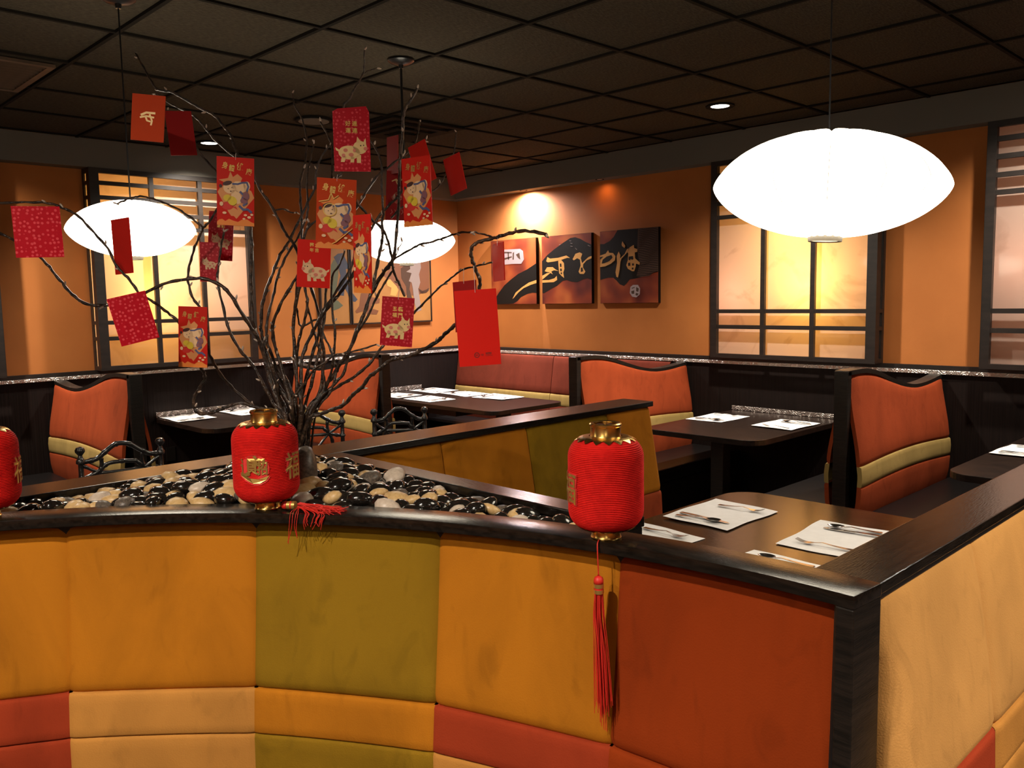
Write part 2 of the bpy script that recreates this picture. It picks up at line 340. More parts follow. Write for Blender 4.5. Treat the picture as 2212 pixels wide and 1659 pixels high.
# ceiling: slab, grid bars and one tile per bay
ceil = tag_s(MB().box(-.1, XB + .1, -.1, YB + .1, ZC + .03, ZC + .08).obj('ceiling', M['grid']))
SP = 0.615; gx0 = 2.91 - 4 * SP; gy0 = 3.245 - 5 * SP
xs = [gx0 + i * SP for i in range(int((XB - gx0) / SP) + 1)]; ys = [gy0 + i * SP for i in range(int((YB - gy0) / SP) + 1)]
mb = MB()
for x in xs: mb.box(x - .009, x + .009, .13, YB, ZC - .004, ZC + .01)
for y in ys: mb.box(.13, XB, y - .009, y + .009, ZC - .0035, ZC + .0095)
mb.obj('ceiling_grid', M['grid'], ceil)
xe = [0.13] + xs + [XB]; ye = [0.13] + ys + [YB]
tile_meshes = {}
for i in range(len(xe) - 1):
    for j in range(len(ye) - 1):
        cx, cy = (xe[i] + xe[i + 1]) / 2, (ye[j] + ye[j + 1]) / 2
        if (Vector((cx, cy, 0)) - Vector((CAM.x, CAM.y, 0))).dot(Vector((CF.x, CF.y, 0))) < -0.2: continue
        wx, wy = round(xe[i + 1] - xe[i] - .020, 4), round(ye[j + 1] - ye[j] - .020, 4)
        if wx <= 0.02 or wy <= 0.02: continue
        if (wx, wy) not in tile_meshes:
            tile_meshes[(wx, wy)] = MB().box(-wx / 2, wx / 2, -wy / 2, wy / 2, 0, .02).mesh('ceiling_tile', bevel=.004, seg=1)
        o = link('ceiling_tile', tile_meshes[(wx, wy)], M['tile'], ceil); o.location = (cx, cy, ZC + .004 + random.uniform(0, .003))
# one big panel behind the camera, where no single tile shows
# ------------------------------------------------------------------ shoji light boxes
def shoji(name, ax, a0, a1, bulbs):
    """ax 0: wall x = 0, runs along y; ax 1: wall y = 0, runs along x. a1 is the side that faces the camera."""
    D = 0.13 if ax == 0 else 0.145
    def B(mb, d0, d1, p0, p1, z0, z1):
        if ax == 0: mb.box(d0, d1, p0, p1, z0, z1)
        else: mb.box(p0, p1, d0, d1, z0, z1)
    root = tag_s(empty(name, (0, 0, 0)))
    box = MB(); B(box, -.20, -.19, a0, a1, WZ0, WZ1); B(box, -.19, D - .06, a0 + .002, a0 + .012, WZ0, WZ1); B(box, -.19, 0.0, a1 - .012, a1 - .002, WZ0, WZ1)
    B(box, -.19, D - .06, a0 + .012, a1 - .012, WZ0 + .001, WZ0 + .012); B(box, -.19, D - .06, a0 + .012, a1 - .012, WZ1 - .012, WZ1 - .001)
    box.obj('light_box', M['boxwhite'], root)
    fr = MB()
    B(fr, D - .035, D, a0, a0 + .05, WZ0, WZ1); B(fr, D - .035, D, a1 - .064, a1 - .012, WZ0, WZ1); B(fr, D - .060, D, a1 - .012, a1, WZ0, WZ1)
    B(fr, D - .035, D, a0 + .05, a1 - .064, WZ0, WZ0 + .03); B(fr, D - .035, D, a0 + .05, a1 - .064, WZ1 - .035, WZ1)
    B(fr, 0.0, .030, a1 - .012, a1, WZ0, WZ1)                       # rear upright of the side
    B(fr, .030, D - .060, a1 - .012, a1, WZ0, WZ0 + .03); B(fr, .030, D - .060, a1 - .012, a1, WZ1 - .035, WZ1)
    for z in (2.449, 2.349, 2.247, 2.149, 1.473, 1.36): B(fr, .030, D - .060, a1 - .012, a1, z - .013, z + .013)
    B(fr, 0.0, D, a0 - .001, a0 + .001, WZ0, WZ1)
    fr.obj('window_frame', M['frame'], root)
    wd = (a1 - .064) - (a0 + .05); c1 = a0 + .05 + wd * .333; c2 = a0 + .05 + wd * .667
    for c in (c1, c2):
        m_ = MB(); B(m_, D - .03, D - .004, c - .016, c + .016, WZ0 + .03, WZ1 - .035); m_.obj('mullion', M['frame'], root)
    zz = [WZ0 + .03, 1.36, 1.473, 2.149, 2.247, 2.349, 2.449, WZ1 - .035]
    for z in zz[1:-1]:
        m_ = MB(); B(m_, D - .032, D - .006, a0 + .05, a1 - .064, z - .014, z + .014); m_.obj('rail', M['frame'], root)
    cols = [a0 + .012, c1, c2, a1 - .014]
    for i in range(3):
        for j in range(len(zz) - 1):
            z0_, z1_ = zz[j] - (.02 if j == 0 else 0), zz[j + 1] + (.02 if j == 6 else 0); p = MB(); dd = D - .062
            p.add([(dd, cols[i], z0_), (dd, cols[i + 1], z0_), (dd, cols[i + 1], z1_), (dd, cols[i], z1_)] if ax == 0 else [(cols[i], dd, z0_), (cols[i + 1], dd, z0_), (cols[i + 1], dd, z1_), (cols[i], dd, z1_)], [(0, 1, 2, 3)]); p.obj('pane', M['pane'], root, fix=False)
    p = MB(); q_ = a1 - .013; p.add([(0, q_, WZ0 + .01), (D - .06, q_, WZ0 + .01), (D - .06, q_, WZ1 - .01), (0, q_, WZ1 - .01)] if ax == 0 else [(q_, 0, WZ0 + .01), (q_, D - .06, WZ0 + .01), (q_, D - .06, WZ1 - .01), (q_, 0, WZ1 - .01)], [(0, 1, 2, 3)]); p.obj('side_pane', M['pane'], root, fix=False)
    for (pos, z, watt, colr) in bulbs:
        loc = (-.165, pos, z) if ax == 0 else (pos, -.165, z)
        b = MB(); b.lathe([(0.001, -.022), (.012, -.02), (.02, -.008), (.02, .006), (.011, .018), (.001, .022)], 12); bo = b.obj('bulb', M['bulb'], root, smooth=True); bo.location = loc
        bo.visible_shadow = True
        L_ = bpy.data.lights.new('bulb_light', 'POINT'); L_.energy = watt; L_.color = colr; L_.shadow_soft_size = .03
        lo = bpy.data.objects.new('bulb_light', L_); COL.objects.link(lo); lo.parent = root
        lo.location = (-.125, pos, z) if ax == 0 else (pos, -.125, z)
WARM = (1.0, 0.55, 0.10); PINK = (1.0, 0.50, 0.36)
shoji('window_1', 0, *WIN_R[0], [(3.70, 1.68, BULB_W, WARM), (3.60, 2.05, BULB_W * .55, WARM), (3.12, 1.6, BULB_W * .12, PINK)])
shoji('window_2', 0, *WIN_R[1], [(5.5, 1.8, BULB_W * .30, PINK), (5.0, 1.75, BULB_W * .07, PINK)])
shoji('window_3', 1, *WIN_L[0], [(3.03, 1.66, BULB_W * .9, WARM), (3.18, 2.12, BULB_W * .5, WARM), (2.42, 1.75, BULB_W * .06, PINK)])
shoji('window_4', 1, *WIN_L[1], [(4.6, 1.8, BULB_W * .4, PINK)])

# ------------------------------------------------------------------ ceiling fittings
def spot(name, loc, watts, target, angle, colr, blend=1.0, size=.03, parent=None):
    l = bpy.data.lights.new(name, 'SPOT'); l.energy = watts; l.spot_size = R(angle); l.spot_blend = blend; l.color = colr; l.shadow_soft_size = size
    o = bpy.data.objects.new(name, l); COL.objects.link(o)
    d = Vector(target) - Vector(loc); o.rotation_euler = d.to_track_quat('-Z', 'Y').to_euler(); o.location = loc
    if parent: o.parent = parent; o.location = Vector(loc) - parent.location
    return o
def downlight(x, y, label, watts=DOWNLIGHT_W, colr=(1.0, .88, .74), angle=128, target=None, group='recessed ceiling downlights'):
    root = empty('downlight', (x, y, ZC), 0, label, 'ceiling light', group)
    MB().lathe([(.058, .012), (.058, -.004), (.085, -.007), (.088, -.001), (.088, .002)], 32, caps=False).obj('trim_ring', M['grid'], root, smooth='auto')
    MB().lathe([(.001, -.0015), (.056, -.0015), (.056, .004), (.001, .004)], 24, caps=False).obj('lens', M['lamp_disc'], root)
    t = target or (x, y, 0)
    spot('downlight_beam', (x, y, ZC - .012), watts, t, angle, colr, parent=root)
downlight(.90, 3.53, 'lit recessed ceiling downlight above the booth table by the glowing right window', 330, angle=135)
downlight(2.74, .47, 'lit recessed ceiling downlight above the booth table by the left window', 330, angle=135)
downlight(.62, 5.22, 'recessed ceiling downlight above the booth table at the right edge', 240, angle=140)
downlight(4.60, .60, 'recessed ceiling downlight above the booth at the left edge', 340, angle=150)
downlight(.78, .85, 'recessed ceiling downlight above the corner booth table', 270, angle=135)
def puck(y, label, watts, colr, angle):
    root = empty('soffit_light', (.092, y, ZS), 0, label, 'ceiling light')
    MB().lathe([(.026, .004), (.026, -.002), (.034, -.003), (.035, .0)], 24, caps=False).obj('trim_ring', M['grid'], root, smooth='auto')
    MB().lathe([(.001, -.0008), (.025, -.0008), (.025, .002), (.001, .002)], 20, caps=False).obj('lens', M['boxwhite'], root)
    spot('soffit_beam', (.092, y, ZS - .006), watts, (.05, y, 0), angle, colr, parent=root, size=.02)
puck(1.02, 'small soffit spotlight throwing a white pool on the wall above the calligraphy', 260.0, (1, .92, .95), 176)
puck(1.90, 'small soffit spotlight throwing a dim amber pool on the wall', 3.0, (1, .42, .15), 170)
downlight(5.95, 5.6, 'added unseen ceiling downlight over the round booth', 270, angle=165)  # added lamp, out of view, to light the curved padded fronts
downlight(6.9, 5.6, 'added unseen ceiling downlight over the far side of the round booth', 270, angle=165)  # second added lamp, brightens the padded fronts from farther back
downlight(3.7, 7.3, 'added unseen ceiling downlight over the aisle beyond the tan partition', 380)  # added to light the tan partition from the aisle side
downlight(2.4, 7.3, 'added unseen ceiling downlight farther along the aisle', 200)  # another added lamp on the aisle side, unseen
downlight(5.6, 7.9, 'added unseen ceiling downlight over the front aisle', 260)  # added fill lamp behind the camera for the fronts facing it
def square_diffuser():
    o = empty('air_diffuser', (1.99, 1.76, ZC), 0, 'black square stepped ceiling air diffuser beyond the middle pendant cord', 'air vent')
    for k, (s_, z0, z1) in enumerate(((.30, -.016, -.004), (.22, -.03, -.02), (.14, -.04, -.032))):
        mb = MB(); mb.box(-s_, s_, -s_, -s_ + .05, z0, z1); mb.box(-s_, s_, s_ - .05, s_, z0, z1); mb.box(-s_, -s_ + .05, -s_ + .05, s_ - .05, z0, z1); mb.box(s_ - .05, s_, -s_ + .05, s_ - .05, z0, z1)
        mb.obj('vane_ring', M['grid'], o)
    MB().box(-.06, .06, -.06, .06, -.05, -.004).obj('centre_plate', M['grid'], o)
square_diffuser()
o = empty('ceiling_speaker', (2.58, 1.62, ZC), 0, 'flat round dark ceiling speaker between the envelope branches', 'speaker')
MB().lathe([(.001, -.006), (.10, -.008), (.115, -.010), (.12, -.002), (.12, .003)], 32).obj('rim', M['grid'], o, smooth='auto')
MB().lathe([(.001, -.010), (.095, -.0115), (.097, -.007)], 32).obj('grille', M['soffit'], o)
o = empty('ceiling_vent', (4.36, 1.62, ZC), 0, 'brown louvred ceiling air vent at the upper left edge', 'air vent')
mb = MB(); mb.box(-.18, .18, -.32, -.29, -.014, .0); mb.box(-.18, .18, .29, .32, -.014, 0); mb.box(-.18, -.15, -.29, .29, -.014, 0); mb.box(.15, .18, -.29, .29, -.014, 0); mb.obj('vent_frame', M['vent'], o)
MB().box(-.15, .15, -.29, .29, -.003, .0).obj('backing', M['soffit'], o)
for k in range(11):
    s_ = MB().box(-.15, .15, -.004, .014, -.0015, .0015).obj('louvre', M['vent'], o); s_.location = (0, -.26 + k * .052, -.010); s_.rotation_euler = (R(28), 0, 0)

# ------------------------------------------------------------------ pendants
def pendant(x, y, zc, rad, label, tilt=0.0, cord_r=.003, group='white saucer pendant lamps'):
    root = empty('pendant_lamp', (x, y, ZC), 0, label, 'pendant lamp', group)
    zc -= ZC; n = 14; H = rad * .48; seg = 112
    def prof(t):                        # t 0..1 bottom to top, a lens with a tight rounded edge
        a = (t - .5) * math.pi
        r_ = rad * math.cos(a); q_ = abs(r_ / rad); z = H * (1 - q_ ** 2.15) ** .66 * (1 if a > 0 else -.92); return r_, z
    vs = []; fs = []; nt = 36; T = [0.045 + (1 - .09) * j / nt for j in range(nt + 1)]
    for t in T:
        r_, z = prof(t)
        z += 0.0
        for k in range(seg):
            ph = 2 * math.pi * k / seg; sc = abs(math.sin(ph * n / 2)); bul = 1 - .030 * (1 - sc) ** 2 * (r_ / rad)
            vs.append((r_ * bul * math.cos(ph), r_ * bul * math.sin(ph), z * (1 - .05 * (1 - sc) ** 2)))
    for j in range(nt):
        for k in range(seg):
            k2 = (k + 1) % seg; fs.append((j * seg + k, j * seg + k2, (j + 1) * seg + k2, (j + 1) * seg + k))
    sh = MB().add(vs, fs); fs_top = tuple(nt * seg + k for k in range(seg)); sh.f.append(fs_top)
    sho = sh.obj('shade', M['shade'], root, smooth=True); sho.location = (0, 0, zc)
    rm = MB()
    for k in range(n):
        ph = 2 * math.pi * k / n; pts = []
        for j in range(nt + 1):
            r_, z = prof(T[j]); pts.append((r_ * .9745 * math.cos(ph), r_ * .9745 * math.sin(ph), z * .956))
        rm.tube(pts, .0008, 4)
    rm.obj('shade_ribs', M['wire'], root).location = (0, 0, zc)
    r0, z0 = prof(T[0])
    ring = MB().lathe([(r0 * .80, z0 - .001), (r0 * .80, z0 - .010), (r0 * 1.02, z0 - .012), (r0 * 1.06, z0 - .002), (r0 * 1.02, z0 + .003), (r0 * .80, z0 - .001)], 40, caps=False)
    rg = ring.obj('bottom_ring', M['wire'], root, smooth='auto'); rg.location = (0, 0, zc)
    if tilt:
        for c in list(root.children): c.rotation_euler = Matrix.Rotation(R(tilt), 3, CF.copy()).to_euler()
    MB().tube([(0, 0, -.02), (0, 0, zc + H * .94)], cord_r, 8).obj('lamp_cord', M['blackmetal'], root)
    MB().lathe([(.001, 0), (.062, 0), (.064, -.006), (.045, -.018), (.012, -.024), (.010, -.040), (.001, -.040)], 32).obj('ceiling_canopy', M['blackmetal'], root, smooth='auto')
    return root
pendant(3.384, 5.411, 1.872, .294, 'large white saucer pendant lamp hanging in front of the right window', 2.6, .0022)
pendant(4.29, 3.06, 1.885, .233, 'white saucer pendant lamp in front of the left window behind a dark red envelope')
pendant(2.985, 3.075, 1.882, .24, 'white saucer pendant lamp on a black stem before the fish painting', 0, .006)
pendant(6.45, 3.06, 1.885, .255, 'white saucer pendant lamp over the aisle outside the left edge')
pendant(6.35, 5.95, 1.95, .255, 'added unseen white saucer pendant lamp over the round booth')  # pendant added out of view to light the curved partition
pendant(7.2, 8.0, 1.95, .33, 'added unseen white saucer pendant lamp over the front aisle')  # pendant added behind the camera as fill light

# ================================================================== BENCHES
WAVE = [(0.0, 1.082), (.10, 1.068), (.27, 1.052), (.45, 1.050), (.62, 1.075), (.82, 1.125), (1.0, 1.175), (1.15, 1.194), (1.36, 1.193)]
def wave(x):
    s = 0; n = 0
    for d in (-.06, -.03, 0, .03, .06): s += interp(WAVE, min(max(x + d, 0), 1.36)); n += 1
    return s / n
def pad_patch(fn, mat, name, parent, nu=16, nv=10, depth=.03, round_=.010):
    """fn(u, v, off): a point on the face, pushed out by off; builds a puffed panel with its own edges and depth"""
    mb = MB()
    def g(u, v):
        e = min(u, 1 - u) * nu; f = min(v, 1 - v) * nv
        o_ = 0.0
        if e < 1: o_ -= round_ * (1 - e)
        if f < 1: o_ -= round_ * (1 - f)
        return fn(u, v, o_)
    us = [0, .004, .012, .03, .07] + [.07 + .86 * i / (nu - 6) for i in range(1, nu - 6)] + [.93, .97, .988, .996, 1]
    vs_ = [0, .006, .02, .06] + [.06 + .88 * i / (nv - 4) for i in range(1, nv - 4)] + [.94, .98, .994, 1]
    def off(t): m_ = min(t, 1 - t); return -round_ * max(0, 1 - m_ / .06) ** 2.2
    U, V = len(us), len(vs_)
    pts = [fn(u, v, off(u) + off(v)) for v in vs_ for u in us]
    back = [fn(u, v, -depth) for v in vs_ for u in us]
    fs = [(j * U + i, j * U + i + 1, (j + 1) * U + i + 1, (j + 1) * U + i) for j in range(V - 1) for i in range(U - 1)]
    n = len(pts)
    rim = [i for i in range(U)] + [(j * U + U - 1) for j in range(1, V)] + [((V - 1) * U + i) for i in range(U - 2, -1, -1)] + [j * U for j in range(V - 2, 0, -1)]
    m_ = len(rim); bvs = [back[i] for i in rim]
    mb.add(pts + bvs, fs + [(rim[k], n + k, n + (k + 1) % m_, rim[(k + 1) % m_]) for k in range(m_)])
    return mb.obj(name, mat, parent, smooth='auto')
def rbox(x0, x1, y0, y1, z0, z1, name, mat, parent, bevel=.03, seg=4):
    return MB().box(x0, x1, y0, y1, z0, z1).obj(name, mat, parent, smooth=True, bevel=bevel, seg=seg)
def bench(loc, rz, L, label, seats=(1, -1)):
    root = empty('booth_bench', loc, rz, label, 'bench', 'double-sided booth benches along the walls')
    MB().box(L - .045, L, -.036, .036, 0, wave(1.36) + .004).obj('end_post', M['darkwood'], root, bevel=.004)
    n = 40; mb = MB(); sc = 1.36 / L
    vs = []
    for i in range(n + 1):
        x = .02 + (L - .03) * i / n; z = wave(x * sc)
        vs += [(x, -.036, z - .018), (x, .036, z - .018), (x, .036, z + .006), (x, -.036, z + .006)]
    fs = [(0, 1, 2, 3), tuple(n * 4 + k for k in (3, 2, 1, 0))]
    for i in range(n):
        for k in range(4): k2 = (k + 1) % 4; fs.append((i * 4 + k, i * 4 + k2, (i + 1) * 4 + k2, (i + 1) * 4 + k))
    mb.add(vs, fs).obj('wavy_top_rail', M['darkwood'], root, smooth='auto')
    MB().box(.02, L - .045, -.02, .02, .1, 1.03).obj('back_core', M['darkwood'], root)
    for s_ in (1, -1):
        def prof(z): return interp([(.38, .075), (.5, .10), (.65, .108), (.8, .090), (1.0, .052), (1.19, .030)], z)
        def face(z0f, z1f):
            def fn(u, v, off):
                x = .02 + (L - .065) * u; z = z0f(x) + (z1f(x) - z0f(x)) * v
                return (x, s_ * (prof(z) + off), z)
            return fn
        b0 = lambda x: .590 + .03 * math.sin(x * 2.2); b1 = lambda x: .695 + .03 * math.sin(x * 2.2)
        pad_patch(face(b1, lambda x: wave(x * sc) - .016), M['rust'], 'upper_back_pad', root, 20, 12)
        tag(pad_patch(face(b0, b1), M['sage'], 'band_pad', root, 20, 9, round_=.006), 'sage green band')
        pad_patch(face(lambda x: .40, b0), M['rust'], 'lower_back_pad', root, 20, 9, round_=.006)
        if s_ not in seats: continue
        y0, y1 = (.09, .53) if s_ > 0 else (-.53, -.09)
        rbox(.02, L - .05, y0, y1, .36, .455, 'seat_cushion', M['vinyl'], root, .03)
        MB().box(.02, L - .07, min(y0 * .9, y1 * .9), max(y0 * .9, y1 * .9), 0, .36).obj('seat_base', M['darkwood'], root)
    return root
bench((0.02, 4.535, 0), 0, 1.34, 'orange suede booth bench with wavy top nearest the right edge')
bench((0.02, 2.675, 0), 0, 1.30, 'orange suede booth bench with wavy top beside the calligraphy panels', (1,))
bench((3.715, 0.02, 0), R(90), 1.42, 'orange suede booth bench with wavy top below the left window')
bench((1.850, 0.02, 0), R(90), 1.28, 'orange suede booth bench with wavy top behind the branches')
# corner bench along the right wall
cb = empty('corner_bench', (0, 0, 0), 0, 'dusty red suede wall bench in the far corner below the calligraphy panels', 'bench')
for k, (a, b) in enumerate(((.03, 1.316), (1.322, 2.56))):
    def pr(z): return interp([(.38, .11), (.55, .125), (.7, .115), (1.08, .055)], z)
    def mk(z0, z1):
        return lambda u, v, off: (pr(z0 + (z1 - z0) * v) + off, a + (b - a) * u, z0 + (z1 - z0) * v)
    pad_patch(mk(.745, 1.075), M['dusty'], 'upper_back_pad', cb, 16, 10)
    tag(pad_patch(mk(.645, .745), M['sage'], 'band_pad', cb, 16, 9, round_=.006), 'sage green band')
    pad_patch(mk(.40, .645), M['dusty'], 'lower_back_pad', cb, 16, 9, round_=.006)
    rbox(.10, .56, a, b, .36, .455, 'seat_cushion', M['vinyl'], cb)
MB().box(.02, .04, .03, 2.56, .1, 1.07).obj('back_core', M['darkwood'], cb)
MB().box(.05, .52, .03, 2.56, 0, .36).obj('seat_base', M['darkwood'], cb)

# ================================================================== TABLES
def rrect(x0, x1, y0, y1, rad, corners, n=8):
    """corners: set of 'x1y1' style keys to round"""
    pts = []
    for key, cx, cy, a0 in (('x1y1', x1 - rad, y1 - rad, 0), ('x0y1', x0 + rad, y1 - rad, 90), ('x0y0', x0 + rad, y0 + rad, 180), ('x1y0', x1 - rad, y0 + rad, 270)):
        if key in corners:
            for k in range(n + 1): a = R(a0 + 90 * k / n); pts.append((cx + rad * math.cos(a), cy + rad * math.sin(a)))
        else: pts.append((x1 if 'x1' in key else x0, y1 if 'y1' in key else y0))
    return pts
TZ = .74
def table(x0, x1, y0, y1, rad, corners, legs, mat, label, apron=None):
    root = empty('booth_table', ((x0 + x1) / 2, (y0 + y1) / 2, 0), 0, label, 'table', 'booth tables')
    cx, cy = root.location.x, root.location.y
    MB().prism([(x - cx, y - cy) for x, y in rrect(x0, x1, y0, y1, rad, corners)], TZ - .034, TZ).obj('table_top', mat, root, bevel=.003, seg=2)
    for (lx, ly) in legs:
        MB().box(lx - cx - .045, lx - cx + .045, ly - cy - .045, ly - cy + .045, .025, TZ - .034).obj('leg', M['darkwood'], root, bevel=.004)
        MB().box(lx - cx - .20, lx - cx + .20, ly - cy - .20, ly - cy + .20, 0, .025).obj('foot_plate', M['blackmetal'], root, bevel=.006)
    if apron:
        a = apron; MB().box(a[0] - cx, a[1] - cx, a[2] - cy, a[3] - cy, TZ - .10, TZ - .034).obj('apron', M['darkwood'], root)
    return root
table(.02, 1.15, 3.10, 3.95, .12, {'x1y1', 'x1y0'}, [(.85, 3.52)], M['tablewood'], 'dark wood booth table with two placemats below the glowing right window')
table(.40, 1.22, .02, 1.78, .10, {'x1y1', 'x0y1'}, [(.80, 1.45)], M['tablewood'], 'dark wood corner booth table set with five white placemats', (.5, 1.1, .1, 1.2))
table(2.27, 3.06, .02, .90, .12, {'x1y1', 'x0y1'}, [(2.66, .62)], M['tablewood'], 'dark wood booth table below the left window behind the pebbles')
table(.02, 1.34, 5.03, 5.85, .12, {'x1y1', 'x1y0'}, [(1.0, 5.44)], M['tablewood'], 'dark wood booth table cut by the right edge')
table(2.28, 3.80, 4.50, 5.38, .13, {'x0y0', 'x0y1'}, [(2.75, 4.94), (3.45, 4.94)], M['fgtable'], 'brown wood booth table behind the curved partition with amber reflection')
def strip(x0, x1, y0, y1, label, hh=.045):
    o = MB().box(x0, x1, y0, y1, TZ + .002, TZ + hh).obj('wall_guard_strip', M['silver_dull'], bevel=.002); tag(o, label, 'metal strip', 'embossed metal strips where tables meet the wall')
strip(.018, .024, 3.10, 3.93, 'embossed silver strip on the wall above the table by the right window', .034)
strip(.52, .90, .018, .024, 'dull embossed metal strip on the wall behind the corner table')
strip(2.30, 3.06, .018, .024, 'embossed silver strip on the wall behind the table by the left window')
strip(.018, .024, 5.03, 5.85, 'embossed silver strip on the wall at the right edge')

# ================================================================== PLACEMATS AND CUTLERY
def mat_mesh(wd, dp, seed):
    rnd = random.Random(seed); c = [rnd.uniform(.000, .010) for _ in range(4)]
    def f(u, v):
        e = max(abs(2 * u - 1), abs(2 * v - 1)) ** 5
        z = .0015 + e * (c[0] * (1 - u) * (1 - v) + c[1] * u * (1 - v) + c[2] * u * v + c[3] * (1 - u) * v)
        return ((u - .5) * wd + .004 * math.sin(v * 7 + seed) * abs(2 * u - 1), (v - .5) * dp + .004 * math.sin(u * 8 + seed), z)
    mb = MB(); n = 10; top = [f(i / n, j / n) for j in range(n + 1) for i in range(n + 1)]
    bot = [(p[0], p[1], p[2] - .0006) for p in top]; W = n + 1; N = len(top)
    fs = [(j * W + i, j * W + i + 1, (j + 1) * W + i + 1, (j + 1) * W + i) for j in range(n) for i in range(n)]
    fs += [tuple(N + k for k in reversed(q)) for q in fs[:n * n]]
    rim = [i for i in range(W)] + [j * W + n for j in range(1, W)] + [n * W + i for i in range(n - 1, -1, -1)] + [j * W for j in range(n - 1, 0, -1)]
    fs += [(rim[k], N + rim[k], N + rim[(k + 1) % len(rim)], rim[(k + 1) % len(rim)]) for k in range(len(rim))]
    return mb.add(top + bot, fs).mesh('placemat', smooth='auto')
def plate(mb, pts, th=.0016):
    """pts: centre line (x, z, half width) along y"""
    vs = []
    for (y, z, hw) in pts: vs += [(-hw, y, z - th), (hw, y, z - th), (hw, y, z), (-hw, y, z)]
    n = len(pts); fs = [(0, 1, 2, 3), tuple((n - 1) * 4 + k for k in (3, 2, 1, 0))]
    for i in range(n - 1):
        for k in range(4): k2 = (k + 1) % 4; fs.append((i * 4 + k, i * 4 + k2, (i + 1) * 4 + k2, (i + 1) * 4 + k))
    return mb.add(vs, fs)
HANDLE = [(-.100, .006, .006), (-.096, .007, .0095), (-.07, .007, .0085), (-.03, .010, .0045), (.005, .014, .003), (.03, .010, .003)]
fork_m = MB(); plate(fork_m, HANDLE + [(.045, .007, .011), (.058, .006, .012)])
for k in range(4):
    t = MB(); plate(t, [(.056, .006, .0018), (.075, .008, .0016), (.095, .015, .0010)]); fork_m.add([(x + (k - 1.5) * .0066, y, z) for x, y, z in t.v], t.f)
fork_me = fork_m.mesh('fork', smooth='auto')
spoon_m = MB(); plate(spoon_m, HANDLE)
def bowl(u, v):
    a = 2 * math.pi * u; r_ = v; return (.0205 * r_ * math.sin(a), .058 + .030 * r_ * math.cos(a), .012 - .009 * (1 - r_ * r_))
spoon_m.grid(bowl, 20, 5); spoon_me = spoon_m.mesh('spoon', smooth='auto')
knife_m = MB(); plate(knife_m, [(-.11, .006, .006), (-.105, .0065, .0095), (-.06, .007, .009), (-.005, .007, .007), (.0, .006, .009), (.06, .005, .010), (.10, .004, .007), (.115, .003, .001)], .0022)
knife_me = knife_m.mesh('knife', smooth='auto')
for m_, in ((fork_me,), (spoon_me,), (knife_me,)): m_.materials.append(M['steel'])
SETS = [   # centre x, y, facing angle of the diner (local +y), where
    (2.72, 4.685, 0, 'near left placemat on the brown table'), (2.745, 5.17, 180, 'near right placemat on the brown table'),
    (3.225, 4.675, 0, 'left placemat half hidden behind the curved cap'), (3.245, 5.15, 180, 'right placemat half hidden behind the curved cap'),
    (.46, 3.255, 0, 'farther placemat on the right window table'), (.48, 3.775, 180, 'nearer placemat on the right window table'),
    (.56, .26, -90, 'corner table placemat nearest the corner'), (.545, .69, -90, 'corner table placemat middle of the wall side'), (.545, 1.12, -90, 'corner table placemat wall side free end'),
    (1.01, .75, 90, 'corner table placemat on the aisle side near the front'), (1.01, .29, 90, 'corner table placemat on the aisle side beside the bench post'),
    (2.90, .22, 90, 'white placemat on the left window table'), (2.44, .22, -90, 'placemat behind the red lantern on the left window table'),
    (.54, 5.19, 0, 'placemat on the table cut by the right edge')]
GAP = []
for i, (x, y, a, where) in enumerate(SETS):
    rz = R(a) + R(random.uniform(-4, 4))
    mt = link('placemat', mat_mesh(.375, .285, i), M['paper']); mt.location = (x, y, TZ); mt.rotation_euler = (0, 0, rz)
    wl = where if where.startswith('white') else 'white paper ' + where.replace('placemat', 'place mat')
    tag(mt, wl, 'placemat', 'white paper placemats')
    def put(me, nm, u, v, da, z=.0035):
        o = link(nm, me); c, s_ = math.cos(rz), math.sin(rz)
        o.location = (x + u * c - v * s_, y + u * s_ + v * c, TZ + z); o.rotation_euler = (0, 0, rz + R(da))
        tag(o, 'stainless %s on the %s' % (nm, where), nm, 'cutlery laid on the placemats'); return o
    put(fork_me, 'fork', -.125 + random.uniform(-.01, .01), random.uniform(-.01, .02), random.uniform(-6, 6))
    put(knife_me, 'knife', .10 + random.uniform(-.01, .01), random.uniform(-.02, .01), random.uniform(-4, 4))
    put(spoon_me, 'spoon', .128 + random.uniform(-.005, .01), random.uniform(-.02, .01), random.uniform(4, 10))

# ================================================================== PARTITIONS
CC = Vector((6.027, 5.747, 0)); CAPZ0, CAPZ1 = 1.076, 1.10
def pol(r_, deg, z): a = R(deg); return (CC.x + r_ * math.cos(a), CC.y + r_ * math.sin(a), z)
A_END = -183.73; A_START = -103.0
def arc_sweep(r0, r1, z0, z1, a0, a1, n=70):
    mb = MB(); vs = []
    for i in range(n + 1):
        a = a0 + (a1 - a0) * i / n; vs += [pol(r0, a, z0), pol(r1, a, z0), pol(r1, a, z1), pol(r0, a, z1)]
    fs = [(0, 1, 2, 3), tuple(n * 4 + k for k in (3, 2, 1, 0))]
    for i in range(n):
        for k in range(4): k2 = (k + 1) % 4; fs.append((i * 4 + k, i * 4 + k2, (i + 1) * 4 + k2, (i + 1) * 4 + k))
    return mb.add(vs, fs)
cp = empty('curved_partition', (0, 0, 0), 0, 'low curved partition padded in ochre, olive and orange suede with a black cap', 'partition')
arc_sweep(1.815, 1.912, CAPZ0, CAPZ1, A_START, A_END).obj('cap', M['capwood_y'], cp, smooth='auto', bevel=.003)
arc_sweep(1.872, 1.905, 0, CAPZ0, A_START, A_END + .5).obj('core', M['darkwood'], cp, smooth='auto')
arc_sweep(1.855, 1.872, CAPZ0 - .010, CAPZ0, A_START, A_END + 1.6).obj('piping', M['piping'], cp, smooth='auto')
